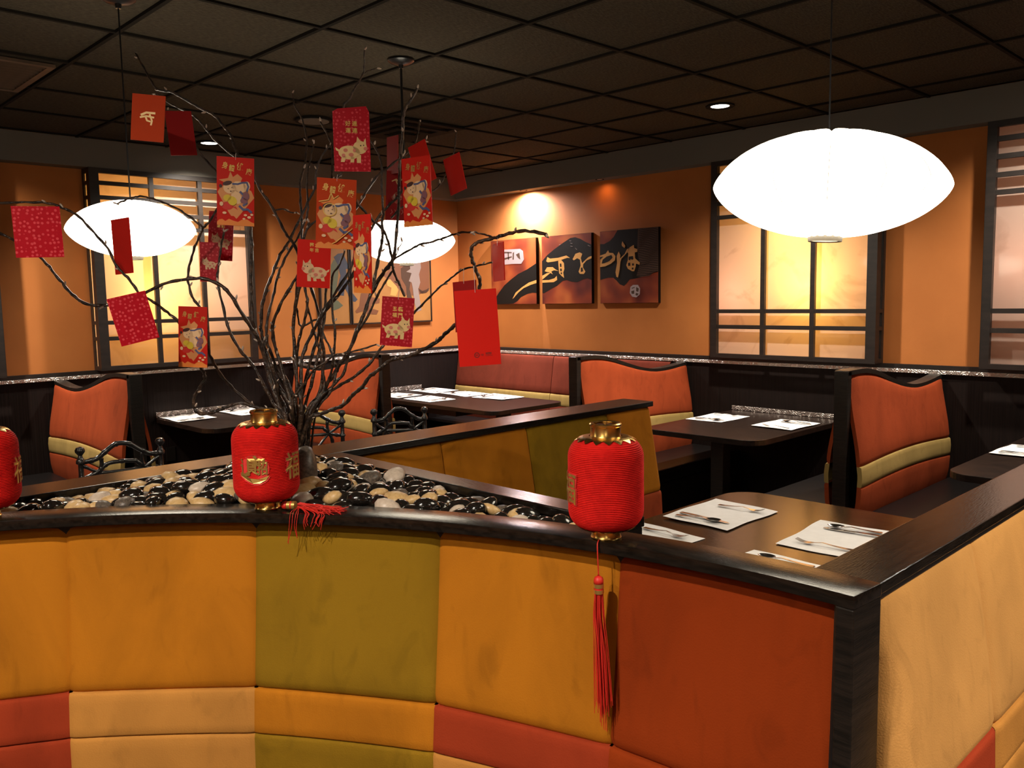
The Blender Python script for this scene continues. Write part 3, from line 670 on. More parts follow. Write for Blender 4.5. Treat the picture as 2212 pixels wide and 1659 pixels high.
MB().prism([pol(1.8155, A_END + 1.05, 0)[:2], pol(1.8155, A_END + .02, 0)[:2], pol(1.9115, A_END + .02, 0)[:2], pol(1.9115, A_END + 1.05, 0)[:2]], 0, CAPZ0).obj('end_post', M['darkwood'], cp, bevel=.003)
MB().tube([pol(1.845, A_END + 1.35, CAPZ0 - .01), pol(1.838, A_END + 1.25, CAPZ0 - .03), pol(1.83, A_END + 1.22, .85), pol(1.81, A_END + 1.22, .4)], .006, 8).obj('side_piping', M['piping'], cp)
PRO = [(.30, 1.79), (.48, 1.795), (.56, 1.798), (.67, 1.812), (.87, 1.842), (1.07, 1.866)]
def cpad(a0, a1, z0, z1, mat, nm, g=.06):
    def fn(u, v, off):
        a = a0 - g + (a1 - a0 + 2 * g) * u; z = z0 + (z1 - z0) * v
        sag = .010 * math.sin(math.pi * u) * math.sin(math.pi * min(1, max(0, (z - .4) / .66)))
        return pol(interp(PRO, z) - sag - off, a, z)
    pad_patch(fn, M[mat], nm, cp, 22, 14 if z1 - z0 > .2 else 9, depth=.03, round_=.012 if z1 - z0 > .2 else .006)
SEAM = [-103.5, -125.9, -140.0, -154.5, -168.1, -182.4]
COLS = [('ochre', 'brick', 'brick'), ('ochre', 'sand', 'sand'), ('olive', 'ochre', 'olive'), ('ochre', 'brick', 'sand'), ('orange', 'orange', 'orange')]
for i, (cu, cm, cl) in enumerate(COLS):
    g = -.10 if i not in (1, 2) else -.16
    zr = .664
    cpad(SEAM[i], SEAM[i + 1], zr, CAPZ0 - .008, cu, 'upper_pad', -g * -1 if False else g * -1 * -1)
    cpad(SEAM[i], SEAM[i + 1], .556, zr - .001, cm, 'middle_pad', g)
    cpad(SEAM[i], SEAM[i + 1], .40, .555, cl, 'lower_pad', g)
arc_sweep(1.25, 1.80, .30, .41, A_START, A_END + 3, 50).obj('seat_cushion', M['vinyl'], cp, smooth='auto', bevel=.02)
arc_sweep(1.32, 1.80, 0, .30, A_START, A_END + 3, 50).obj('seat_base', M['darkwood'], cp)

# straight partition behind the planter (y = 3.88 .. 4.05)
sp = empty('straight_partition', (0, 0, 0), 0, 'straight low partition padded in ochre and olive suede behind the pebble planter', 'partition')
MB().box(2.30, 4.115, 3.875, 4.055, CAPZ0, CAPZ1).obj('cap', M['capwood'], sp, bevel=.003)
MB().box(2.33, 4.09, 3.90, 4.00, 0, CAPZ0).obj('core', M['darkwood'], sp)
P2 = [(.30, 4.125), (.5, 4.125), (.68, 4.115), (.85, 4.085), (1.07, 4.045)]
def spad(x0, x1, z0, z1, mat, nm, rd=.01):
    def fn(u, v, off):
        z = z0 + (z1 - z0) * v; return (x0 + (x1 - x0) * u, interp(P2, z) + off, z)
    pad_patch(fn, M[mat], nm, sp, 16, 10, depth=.05, round_=rd)
for x0, x1, c in ((2.31, 2.36, 'ochre'), (2.362, 3.135, 'olive'), (3.138, 3.585, 'ochre'), (3.588, 4.03, 'ochre')):
    if x1 - x0 < .1: continue
    x0 = 2.31 if c == 'olive' else x0
    if c == 'olive':
        spad(2.31, 2.62, .68, CAPZ0, 'ochre', 'upper_pad'); spad(2.623, x1, .68, CAPZ0, 'olive', 'upper_pad')
    else: spad(x0, x1, .68, CAPZ0, c, 'upper_pad')
    spad(x0, x1, .42, .678, 'rust', 'lower_pad', .006)
rbox(2.36, 3.95, 4.14, 4.50, .35, .44, 'seat_cushion', M['vinyl'], sp)
MB().box(2.36, 3.95, 4.06, 4.46, 0, .35).obj('seat_base', M['darkwood'], sp)

# partition running away to the right (y = 5.75 .. 5.87)
rp = empty('side_partition', (0, 0, 0), 0, 'low partition padded in tan suede running back from the corner post at right', 'partition')
MB().box(2.2, 4.117, 5.745, 5.868, CAPZ0, CAPZ1 - .003).obj('cap', M['capwood'], rp, bevel=.003)
MB().box(2.2, 4.10, 5.76, 5.852, 0, CAPZ0).obj('core', M['darkwood'], rp)
MB().box(2.2, 4.115, 5.852, 5.864, CAPZ0 - .012, CAPZ0).obj('piping', M['piping'], rp, bevel=.003)
P3 = [(.3, 5.932), (.5, 5.930), (.67, 5.924), (.84, 5.905), (.957, 5.887), (1.07, 5.864)]
def rpad(x0, x1, z0, z1, mat, nm, rd=.01):
    def fn(u, v, off):
        z = z0 + (z1 - z0) * v
        return (x0 + (x1 - x0) * u, interp(P3, z) + off - .05 * max(0, 1 - u * 0 - (4.115 - (x0 + (x1 - x0) * u)) / .06) ** 2 * (1 if z < .95 else .3), z)
    pad_patch(fn, M[mat], nm, rp, 18, 12, depth=.05, round_=rd)
for x0, x1, c2 in ((2.25, 2.93, 'brick'), (2.933, 3.618, 'sand'), (3.621, 4.108, 'brick')):
    rpad(x0, x1, .667, CAPZ0 - .006, 'tan', 'upper_pad'); rpad(x0, x1, .557, .665, c2, 'middle_pad', .006); rpad(x0, x1, .40, .555, 'sand', 'lower_pad', .006)
rbox(2.25, 4.0, 5.38, 5.74, .35, .44, 'seat_cushion', M['vinyl'], rp)
MB().box(2.25, 4.0, 5.42, 5.74, 0, .35).obj('seat_base', M['darkwood'], rp)

# ================================================================== PLANTER
pl = empty('pebble_planter', (0, 0, 0), 0, 'three-sided black wood planter holding pebbles and branches', 'planter')
MB().box(4.117, 5.62, 3.815, 3.965, CAPZ0, CAPZ1).obj('back_rim', M['capwood'], pl, bevel=.003)
MB().box(4.03, 4.105, 4.057, 5.30, CAPZ0, CAPZ1).obj('side_rim', M['capwood_y'], pl, bevel=.003)
MB().box(4.117, 5.62, 3.83, 3.95, 0, CAPZ0).obj('back_panel', M['darkwood'], pl)
MB().box(4.04, 4.095, 4.057, 5.30, .45, CAPZ0).obj('side_panel', M['darkwood'], pl)
def inside(x, y, m=0.0):
    return y > 3.965 + m and x > 4.105 + m and math.hypot(x - CC.x, y - CC.y) > 1.912 + m and y < 5.3 and x < 5.4
poly = [(4.105, 3.965)] + [(x, 3.965) for x in (4.4, 4.8, 5.2, 5.33)] + [pol(1.913, -111 - k * (78 - 14) / 22, 0)[:2] for k in range(0, 20)]
poly = [p for p in poly if p[0] >= 4.1] + [(4.105, 5.28)]
MB().prism(poly, .90, 1.035).obj('soil', M['soil'], pl)
# pebbles
def pebble_mesh(seed):
    rnd = random.Random(seed); bm = bmesh.new(); bmesh.ops.create_icosphere(bm, subdivisions=2, radius=1.0)
    a = rnd.uniform(-.25, .25); b = rnd.uniform(-.12, .12)
    for v in bm.verts:
        x, y, z = v.co; v.co = ((x + a * y * y) * .5, (y * (1 + .22 * b * x) + .18 * a * x * x) * rnd.uniform(.355, .36), z * .235 * (1 + .12 * x * b))
    me = bpy.data.meshes.new('pebble'); bm.to_mesh(me); bm.free()
    for p in me.polygons: p.use_smooth = True
    return me
pm = {}
for key, n in (('pebble_black', 5), ('pebble_cream', 5), ('pebble_white', 3), ('pebble_grey', 2)):
    pm[key] = []
    for k in range(n):
        me = pebble_mesh(hash(key) % 97 * 0 + len(key) * 11 + k); me.materials.append(M[key]); pm[key].append(me)
PL = {'pebble_black': ('glossy black pebble lying in the planter', 'black pebbles in the planter'), 'pebble_cream': ('smooth cream pebble lying in the planter', 'cream pebbles in the planter'),
      'pebble_white': ('smooth pale pinkish pebble lying in the planter', 'pale pebbles in the planter'), 'pebble_grey': ('dull grey pebble lying in the planter', 'grey pebbles in the planter')}
rnd = random.Random(21)
TREE = Vector((4.26, 4.17, 1.05))
def mound(x, y): return 1.060 + .048 * math.exp(-((x - 4.42) ** 2 + (y - 4.35) ** 2) / .10)
pts = []; tries = 0
while len(pts) < 300 and tries < 90000:
    tries += 1; x = rnd.uniform(4.1, 5.36); y = rnd.uniform(3.96, 5.3)
    if not inside(x, y, .026): continue
    if (x - TREE.x) ** 2 + (y - TREE.y) ** 2 < .045 ** 2: continue
    mind = .046 if tries < 30000 else (.039 if tries < 60000 else .032)
    if all((x - q[0]) ** 2 + (y - q[1]) ** 2 > mind ** 2 for q in pts): pts.append((x, y))
cnt_p = 0
for i, (x, y) in enumerate(pts):
    t = rnd.random(); key = 'pebble_black' if t < .66 else ('pebble_cream' if t < .88 else ('pebble_white' if t < .955 else 'pebble_grey'))
    o = link('pebble', rnd.choice(pm[key])); s_ = rnd.uniform(.056, .084)
    o.scale = (s_, s_ * rnd.uniform(.92, 1.15), s_ * rnd.uniform(.95, 1.3)); o.rotation_euler = (rnd.uniform(-.45, .45), rnd.uniform(-.45, .45), rnd.uniform(0, 6.28))
    o.location = (x, y, mound(x, y) + rnd.uniform(.0, .022)); tag(o, PL[key][0], 'pebble', PL[key][1])
under = MB(); base = pebble_mesh(3); bv = [v.co.copy() for v in base.vertices]; bf = [tuple(p.vertices) for p in base.polygons]
for i in range(420):
    x = rnd.uniform(4.1, 5.36); y = rnd.uniform(3.96, 5.3)
    if not inside(x, y, .022): continue
    mt = Matrix.Translation((x, y, mound(x, y) - .014)) @ Matrix.Rotation(rnd.uniform(0, 6.28), 4, 'Z') @ Matrix.Rotation(rnd.uniform(-.4, .4), 4, 'X') @ Matrix.Scale(.07, 4)
    under.add([mt @ v for v in bv], bf)
o = under.obj('pebbles', M['pebble_black'], None, smooth=True, fix=False); tag(o, 'lower layer of black pebbles filling the planter', 'pebbles', None, 'stuff')
st = link('stone', pebble_mesh(5), M['pebble_grey']); st.scale = (.15, .14, .16); st.rotation_euler = (R(60), R(82), R(20)); st.location = at(656, 1020, 2.27); tag(st, 'upright dark grey stone beside the middle red lantern', 'stone')

# ================================================================== LANTERNS
def text_mesh(body, size, offset=0.0):
    c = bpy.data.curves.new('lettering', 'FONT'); c.body = body; c.size = size; c.offset = offset; c.align_x = 'CENTER'; c.resolution_u = 2
    o = bpy.data.objects.new('lettering', c); COL.objects.link(o)
    dg = bpy.context.evaluated_depsgraph_get(); me = bpy.data.meshes.new_from_object(o.evaluated_get(dg))
    bpy.data.objects.remove(o); bpy.data.curves.remove(c); me.materials.clear()
    xs = [v.co.x for v in me.vertices]; ys = [v.co.y for v in me.vertices]
    if xs:
        cx, cy = (min(xs) + max(xs)) / 2, (min(ys) + max(ys)) / 2
        for v in me.vertices: v.co.x -= cx; v.co.y -= cy
    return me
def poly_mesh(polys, th=.0004):
    mb = MB()
    for p in polys: mb.prism(p, 0, th)
    return mb
def ell(cx, cy, a, b, n=18, rot=0): return [(cx + a * math.cos(2 * math.pi * k / n) * math.cos(rot) - b * math.sin(2 * math.pi * k / n) * math.sin(rot), cy + a * math.cos(2 * math.pi * k / n) * math.sin(rot) + b * math.sin(2 * math.pi * k / n) * math.cos(rot)) for k in range(n)]
def stroke(pts, wd):
    """thin ribbon polygon along a centre line (list of quads)"""
    out = []; pts = [Vector((p[0], p[1])) for p in pts]
    for a, b in zip(pts, pts[1:]):
        d = (b - a); d = d / (d.length + 1e-9); n = Vector((-d.y, d.x)) * wd / 2; e = d * wd * .2
        out.append([tuple(a - n - e), tuple(b - n + e), tuple(b + n + e), tuple(a + n - e)])
    return out
LR = .077
def lantern(loc, face_deg, label, glyphs, tassel):
    root = empty('red_lantern', loc, 0, label, 'lantern', 'small red cloth lanterns on the partition cap')
    prof = []; n = 208; z0, z1 = .022, .212
    for i in range(n + 1):
        t = i / n; z = z0 + (z1 - z0) * t
        e = min(t, 1 - t) / .22; r_ = LR if e >= 1 else .038 + (LR - .038) * (1 - (1 - e) ** 2.1) ** .5
        r_ += .0 if i in (0, n) else (.0013, 0, -.0013, 0)[i % 4]
        prof.append((r_, z))
    MB().lathe(prof, 48).obj('lantern_body', M['lantern'], root, smooth=True)
    MB().lathe([(.020, 0), (.031, 0), (.032, .003), (.030, .006), (.030, .018), (.033, .021), (.033, .024), (.02, .024)], 40, caps=False).obj('bottom_collar', M['gold'], root, smooth='auto')
    top = MB().lathe([(.024, .240), (.031, .241), (.033, .239), (.033, .235), (.031, .233), (.031, .216), (.033, .212)], 40, caps=False).obj('top_collar', M['gold'], root, smooth='auto')
    cap = MB().lathe([(.001, .236), (.026, .236), (.026, .233), (.001, .233)], 32).obj('pierced_disc', M['gold'], root)
    mb = MB()
    for k in range(4): mb.box(-.003, .003, .006, .021, .2362, .2372); mb.v[-8:] = [(x * math.cos(k * 1.5708) - y * math.sin(k * 1.5708), x * math.sin(k * 1.5708) + y * math.cos(k * 1.5708), z) for x, y, z in mb.v[-8:]]
    mb.obj('piercing', M['p_dark'], root)
    def drop(r_):                       # how far below the rim the cloth reaches radius r_
        q_ = max(0.0, min(1.0, (r_ - .038) / (LR - .038))); return .22 * (z1 - z0) * (1 - (1 - q_ * q_) ** (1 / 2.1))
    for zz, sg, nm in ((z1, -1, 'top_petal_ring'), (z0, 1, 'bottom_petal_ring')):
        mb = MB(); n_ = 16
        def pt(a, r_): a = R(a); return ((r_ + .0012) * math.cos(a), (r_ + .0012) * math.sin(a), zz + sg * (drop(r_) - .0022))
        for k in range(n_):
            a = 360 / n_ * k; h = 360 / n_ / 2
            rings = [[(a - h, .033), (a, .033), (a + h, .033)], [(a - h, .046), (a, .046), (a + h, .046)], [(a - h, .053), (a, .053), (a + h, .053)], [(a - h * .55, .058), (a, .058), (a + h * .55, .058)], [(a - h * .12, .0625), (a, .063), (a + h * .12, .0625)]]
            vs = [pt(*p) for rg in rings for p in rg]
            mb.add(vs, [(i * 3 + j, i * 3 + j + 1, i * 3 + j + 4, i * 3 + j + 3) for i in range(4) for j in range(2)])
        mb.obj(nm, M['gold'], root, fix=False)
    for (ang, parts) in glyphs:
        holder = None
        for (kind, mat, rad) in (('patch', 'lantern_patch', LR + .0022), ('gold', 'goldfoil', LR + .0034)):
            mb = MB()
            for (me_v, me_f) in parts[kind]:
                vs = []
                for (x, y) in me_v:
                    a = R(face_deg + ang) + x / LR; vs.append((rad * math.cos(a), rad * math.sin(a), .112 + y))
                mb.add(vs, me_f)
            mb.obj('glyph_backing' if kind == 'patch' else 'gold_character', M[mat], root, fix=False)
    tassel(root)
    return root
def glyph_part(body, size, dx=0, dy=0, sx=1, sy=1, offset=0.0):
    me = text_mesh(body, size, offset); vs = [(v.co.x * sx + dx, v.co.y * sy + dy) for v in me.vertices]; fs = [tuple(p.vertices) for p in me.polygons]
    return (vs, fs)
def poly_part(p): return ([tuple(q) for q in p], [tuple(range(len(p)))])
FU = {'gold': [glyph_part('福', .062, 0, 0, .85, 1.08, .0009)], 'patch': [glyph_part('福', .062, 0, 0, .87, 1.1, .0026), poly_part(ell(0, 0, .022, .03))]}
sw = [(-.034, -.008), (-.026, -.012), (-.010, -.022), (.010, -.024), (.033, -.016), (.026, -.026), (.012, -.034), (-.004, -.034), (-.02, -.026), (-.034, -.016)]
ZC_ = {'gold': [glyph_part('宀', .046, .004, .022, 1, 1.0, .0012), glyph_part('貝', .030, -.006, .004, 1, 1.2, .0012), glyph_part('招', .030, .018, .002, .8, 1.1, .001), glyph_part('王', .022, .006, .014, 1, .7, .001), glyph_part('辶', .05, -.022, .004, .5, .9, .0012), poly_part(sw)],
       'patch': [poly_part(ell(0, 0, .034, .034)), poly_part([(x * 1.1, y * 1.13) for x, y in sw])]}
def tassel_parts(root, knob, direction, cordpts, strands):
    ta = empty('tassel', (0, 0, 0)); ta.parent = root
    MB().tube(smoothpath(cordpts, 4), .0014, 6).obj('tassel_cord', M['tassel'], ta, smooth=True)
    d = Vector(direction).normalized(); k0 = Vector(knob)
    MB().tube([k0 - d * .004, k0, k0 + d * .006, k0 + d * .012], [.004, .009, .0105, .0100], 14).obj('tassel_head', M['tassel'], ta, smooth=True)
    MB().tube([k0 + d * .012, k0 + d * .020], .0106, 16).obj('gold_band', M['goldfoil'], ta, smooth='auto')
    MB().tube([k0 + d * .020, k0 + d * .024], .0100, 16).obj('thread_wrap', M['tassel'], ta)
    MB().tube([k0 + d * .024, k0 + d * .032], .0106, 16).obj('gold_band', M['goldfoil'], ta, smooth='auto')
    mb = MB()
    for s_ in strands: mb.tube(s_, .00085, 4, caps=False)
    o_ = mb.obj('strands', M['tassel'], ta, smooth=True, fix=False); o_['kind'] = 'stuff'
def hang_tassel(loc):
    def f(root):
        L0 = Vector(loc); rv = (Vector((CC.x, CC.y, 0)) - Vector((L0.x, L0.y, 0))).normalized(); sd = Vector((-rv.y, rv.x, 0))
        e = 1.815; dist = math.hypot(L0.x - CC.x, L0.y - CC.y) - e
        q = lambda out, z, s_=0: rv * (dist + out) + sd * s_ + Vector((0, 0, z))
        rr = random.Random(5)
        kn = q(.012, -.072, .006)
        strands = []
        for k in range(95):
            a = rr.uniform(0, 6.28); r_ = rr.uniform(0, .0095); ln = rr.uniform(.215, .255) if rr.random() < .93 else rr.uniform(.26, .30)
            sx, so = r_ * math.cos(a), r_ * math.sin(a); wob = rr.uniform(-.006, .006); sh = .010
            strands.append(smoothpath([q(.012 + so, -.104, .006 + sx), q(.014 + so, -.15, .006 + sx * 1.25 + wob * .3), q(.018 + so * 1.1, -.22, .008 + sx * 1.35 + wob + sh * .4), q(.022 + so * 1.3, -.104 - ln, .009 + sx * 1.5 + wob * 1.6 + sh)], 3))
        tassel_parts(root, kn, (0, 0, -1), [q(-.02, .003, 0), q(-.006, .003, 0), q(.006, -.004, .001), q(.011, -.03, .004), q(.012, -.068, .006)], strands)
    return f
def lying_tassel(loc):
    def f(root):
        L0 = Vector(loc); rr = random.Random(9)
        def q(dx, dr, z):       # dx along the arc to the right, dr towards the viewer
            a = math.degrees(math.atan2(L0.y - CC.y, L0.x - CC.x)) - math.degrees(dx / 1.86); r_ = math.hypot(L0.x - CC.x, L0.y - CC.y) - dr
            p = pol(r_, a, z); return Vector(p) - L0 + Vector((0, 0, L0.z))
        rv = q(.075, .018, .012) - q(.06, .018, .012)
        strands = []
        for k in range(80):
            ln = rr.uniform(.06, .125); y0 = rr.uniform(-.009, .009); z0 = rr.uniform(.004, .018); pts = []
            n = 7; dr = rr.uniform(-.012, .05) * (1 if rr.random() < .7 else -.5); ph = rr.uniform(0, 6)
            for j in range(n + 1):
                t = j / n; pts.append(q(.085 + ln * t, .016 + y0 * (1 + t) + dr * t * t * .5 + .006 * math.sin(6 * t + ph) * t, max(.0015, z0 * (1 - t * .8) + .006 * math.sin(8 * t + ph) * t)))
            strands.append(smoothpath(pts, 2))
        for k in range(18):    # threads that spill over the front edge
            x0 = rr.choice([.085, .088, .095, .12, .14, .155, .16]) + rr.uniform(-.01, .012); dz = rr.uniform(.015, .035) if x0 > .105 else rr.uniform(.03, .088)
            e = math.hypot(L0.x - CC.x, L0.y - CC.y) - 1.815 + .002
            pts = [q(.085, .018, .010), q((x0 + .085) / 2, e * .6, .006), q(x0, e, .002), q(x0 - .004, e + .004, -dz * .5), q(x0 - .012 + rr.uniform(-.006, .014), e + .004, -dz)]
            strands.append(smoothpath(pts, 4))
        tassel_parts(root, q(.045, .016, .0115), (rv.x, rv.y, 0), [q(.0, .012, .002), q(.020, .024, .003), q(.030, .012, .003), q(.042, .016, .010)], strands)
    return f
def no_tassel(root): pass
def facing(loc): return math.degrees(math.atan2(CAM.y - loc[1], CAM.x - loc[0]))
def on_cap(deg, r_=1.866): p = pol(r_, deg, CAPZ1); return (p[0], p[1], p[2] + .0005)
l1 = on_cap(math.degrees(math.atan2(4.583 - CC.y, 4.585 - CC.x))); l2 = on_cap(math.degrees(math.atan2(5.345 - CC.y, 4.225 - CC.x)), 1.850); l0 = on_cap(-120.6)
lantern(l1, facing(l1), 'red ribbed lantern with gold characters standing beside the branches', [(-20, ZC_), (52, FU)], lying_tassel(l1))
lantern(l2, facing(l2), 'red ribbed lantern with a long tassel hanging down the padded front', [(-68, FU), (150, ZC_)], hang_tassel(l2))
lantern(l0, facing(l0), 'red ribbed lantern cut by the left edge', [(70, FU)], no_tassel)

# ================================================================== BRANCHES
BR = [  # (pixel path from base to tip, depth at base, depth at tip, radius base px, radius tip px)
 ([(640, 985), (625, 930), (600, 890), (560, 882), (524, 871), (490, 879), (462, 890), (432, 893), (420, 882), (419, 859), (432, 837), (443, 818), (440, 806), (426, 784), (406, 759), (398, 722), (387, 697), (362, 675), (331, 652), (300, 633), (280, 605), (252, 574), (233, 537), (196, 495), (165, 464), (135, 450), (110, 440), (70, 437), (-20, 440)], 2.48, 2.25, 6, 3.5),
 ([(640, 985), (622, 920), (600, 870), (583, 822), (571, 775), (560, 736), (530, 690), (500, 640), (475, 615), (440, 602), (400, 603), (350, 615), (300, 640), (255, 655), (215, 660), (180, 653), (150, 630), (130, 605), (100, 570), (60, 535), (0, 505), (-30, 490)], 2.48, 2.10, 7, 3.5),
 ([(640, 985), (618, 925), (590, 870), (547, 792), (521, 759), (496, 717), (485, 675), (471, 616), (471, 580), (476, 545), (480, 520), (484, 500)], 2.5, 2.45, 6, 3),
 ([(635, 975), (600, 905), (560, 885), (532, 865), (499, 834), (471, 801), (451, 756), (446, 700), (430, 662), (415, 640), (406, 602), (409, 574), (418, 540), (432, 509), (440, 492), (454, 476), (470, 450), (482, 430)], 2.5, 2.36, 5, 3.5),
 ([(440, 492), (420, 476), (392, 456), (364, 442), (336, 431), (303, 424), (280, 429), (252, 440)], 2.38, 2.28, 3.5, 2.5),
 ([(640, 985), (624, 915), (600, 850), (575, 780), (560, 736), (549, 708), (544, 672), (542, 596), (544, 540), (541, 492), (536, 440), (525, 380), (516, 341), (507, 318), (499, 293), (482, 271), (462, 248), (434, 234), (401, 215), (370, 199), (348, 195), (336, 191), (322, 167), (308, 142), (293, 115)], 2.5, 2.5, 7, 3),
 ([(516, 345), (502, 335), (462, 299), (434, 265), (415, 248), (392, 236), (362, 220), (336, 203)], 2.48, 2.42, 3.5, 2.5),
 ([(520, 420), (495, 400), (471, 374), (440, 341), (415, 304), (392, 276), (373, 254), (362, 237)], 2.46, 2.35, 4, 2.5),
 ([(645, 975), (652, 900), (640, 820), (634, 710), (640, 650), (655, 590), (648, 560), (634, 526), (624, 514), (610, 492), (588, 447), (566, 416), (548, 380), (530, 350)], 2.5, 2.40, 6, 4),
 ([(592, 455), (610, 452), (628, 458), (642, 459)], 2.4, 2.38, 2.5, 2),
 ([(645, 980), (650, 880), (668, 790), (690, 700), (672, 620), (655, 560), (651, 500), (652, 472), (648, 416), (650, 388), (660, 346), (662, 304), (658, 276), (650, 251), (638, 231), (631, 201)], 2.52, 2.72, 6, 2.5),
 ([(645, 980), (655, 890), (680, 800), (700, 690), (705, 600), (712, 500), (716, 420), (717, 383), (718, 360), (717, 318), (711, 299), (692, 262)], 2.52, 2.68, 6, 3),
 ([(640, 975), (630, 890), (600, 830), (582, 790), (566, 724), (564, 696), (568, 654), (577, 623), (591, 587), (605, 551), (622, 526), (638, 492), (655, 458), (669, 430), (681, 405), (683, 372), (695, 338), (713, 313)], 2.5, 2.55, 7, 3),
 ([(642, 975), (635, 880), (608, 820), (588, 770), (575, 730), (578, 690), (590, 640), (602, 590), (620, 550), (645, 510), (665, 458), (664, 416), (665, 374), (672, 341), (679, 306)], 2.5, 2.6, 6, 2.5),
 ([(640, 970), (632, 890), (612, 810), (592, 740), (590, 700), (610, 650), (640, 600), (670, 560), (700, 515), (720, 470), (735, 430), (725, 388), (739, 372), (745, 320), (742, 234), (756, 212), (765, 192), (781, 167), (787, 144), (787, 107)], 2.5, 2.30, 6, 2.5),
 ([(785, 160), (798, 152), (815, 147)], 2.31, 2.29, 2, 1.2),
 ([(648, 985), (660, 900), (693, 853), (701, 834), (722, 808), (733, 788), (752, 762), (776, 702), (790, 668), (804, 626), (812, 584), (821, 542), (826, 514), (825, 480), (828, 458), (825, 416), (825, 374), (821, 341), (807, 313), (800, 305)], 2.5, 2.40, 8, 3),
 ([(804, 632), (826, 593), (840, 576), (849, 562), (856, 500), (862, 440), (863, 360), (866, 332), (870, 290), (871, 254), (877, 231), (891, 212), (902, 191)], 2.44, 2.35, 5.5, 4),
 ([(650, 985), (665, 905), (690, 845), (700, 770), (690, 690), (720, 640), (765, 560), (760, 470), (779, 436), (795, 408), (812, 383), (840, 360), (865, 341), (891, 321), (921, 301)], 2.52, 2.50, 6, 3),
 ([(874, 640), (863, 615), (851, 587), (846, 559), (840, 528), (829, 500), (812, 481), (798, 470), (779, 447), (751, 421)], 2.35, 2.10, 4, 3.5),
 ([(645, 985), (650, 880), (652, 780), (672, 724), (695, 682), (717, 654), (739, 626), (765, 587), (785, 540), (798, 500), (829, 456), (854, 430), (872, 405), (882, 350), (890, 330), (900, 300), (907, 262)], 2.5, 2.45, 6.5, 3),
 ([(845, 470), (872, 445), (905, 425), (933, 414), (952, 397), (966, 369), (980, 332), (986, 285)], 2.5, 2.62, 3.5, 2.2),
 ([(648, 985), (665, 915), (700, 859), (728, 836), (756, 820), (790, 794), (812, 766), (829, 744), (850, 715), (880, 690), (899, 671), (919, 651), (947, 623), (975, 601), (997, 584), (1036, 573), (1063, 567)], 2.5, 2.40, 6, 2.5),
 ([(812, 612), (826, 590), (849, 562), (888, 539), (908, 528), (941, 520), (966, 511), (992, 503), (1018, 501)], 2.42, 2.30, 3.5, 3),
 ([(852, 560), (858, 545), (869, 521)], 2.42, 2.40, 2, 1.3),
 ([(650, 990), (665, 912), (693, 895), (716, 885), (742, 875), (759, 857), (774, 843), (784, 834), (798, 814), (821, 797), (840, 780), (863, 773), (891, 766), (919, 752), (947, 736), (964, 719), (986, 699), (1010, 672), (1030, 640), (1037, 609), (1028, 584), (1020, 562), (1017, 542), (1025, 528), (1042, 520), (1073, 513), (1101, 504), (1135, 499), (1182, 506)], 2.48, 1.88, 6.5, 4.5),
 ([(1080, 511), (1064, 512), (1048, 507), (1025, 501)], 1.96, 1.94, 3, 2),
 ([(645, 975), (632, 900), (632, 863), (643, 847), (658, 828), (669, 811), (680, 797), (701, 784), (713, 773), (724, 767), (752, 761), (777, 756), (814, 744)], 2.46, 2.30, 4.5, 2.5),
 ([(645, 980), (640, 900), (641, 822), (636, 752), (634, 710), (638, 668), (641, 621), (648, 560), (660, 500), (690, 470), (706, 440)], 2.5, 2.44, 5.5, 3),
 ([(645, 985), (648, 900), (640, 820), (641, 761), (647, 727), (658, 691), (664, 654), (658, 621), (650, 580), (655, 520), (668, 480)], 2.5, 2.42, 5.5, 4),
 ([(650, 985), (672, 900), (700, 840), (697, 803), (692, 766), (683, 733), (675, 705), (667, 674), (662, 650)], 2.5, 2.46, 5, 3),
 ([(652, 985), (680, 900), (712, 850), (726, 800), (714, 758), (700, 724), (685, 690), (650, 705), (641, 665)], 2.5, 2.5, 4, 3),
 ([(652, 985), (675, 900), (700, 850), (716, 800), (721, 761), (723, 710), (717, 668), (717, 600), (734, 570), (745, 542)], 2.52, 2.40, 5, 3),
 ([(640, 975), (620, 905), (604, 860), (590, 800), (575, 760), (570, 735)], 2.5, 2.46, 6, 5),
 ([(645, 985), (640, 900), (632, 850), (610, 800), (596, 757), (592, 725), (590, 710)], 2.5, 2.5, 5, 2.5),
 ([(650, 985), (668, 905), (690, 860), (722, 830), (745, 800), (760, 740), (790, 690), (820, 630), (838, 600), (850, 580)], 2.5, 2.42, 6, 3),
]
tr = empty('branch_arrangement', TREE, 0, 'spray of bare dark branches with pale buds standing in the pebbles', 'branches')
rb = random.Random(3); bud_pts = []
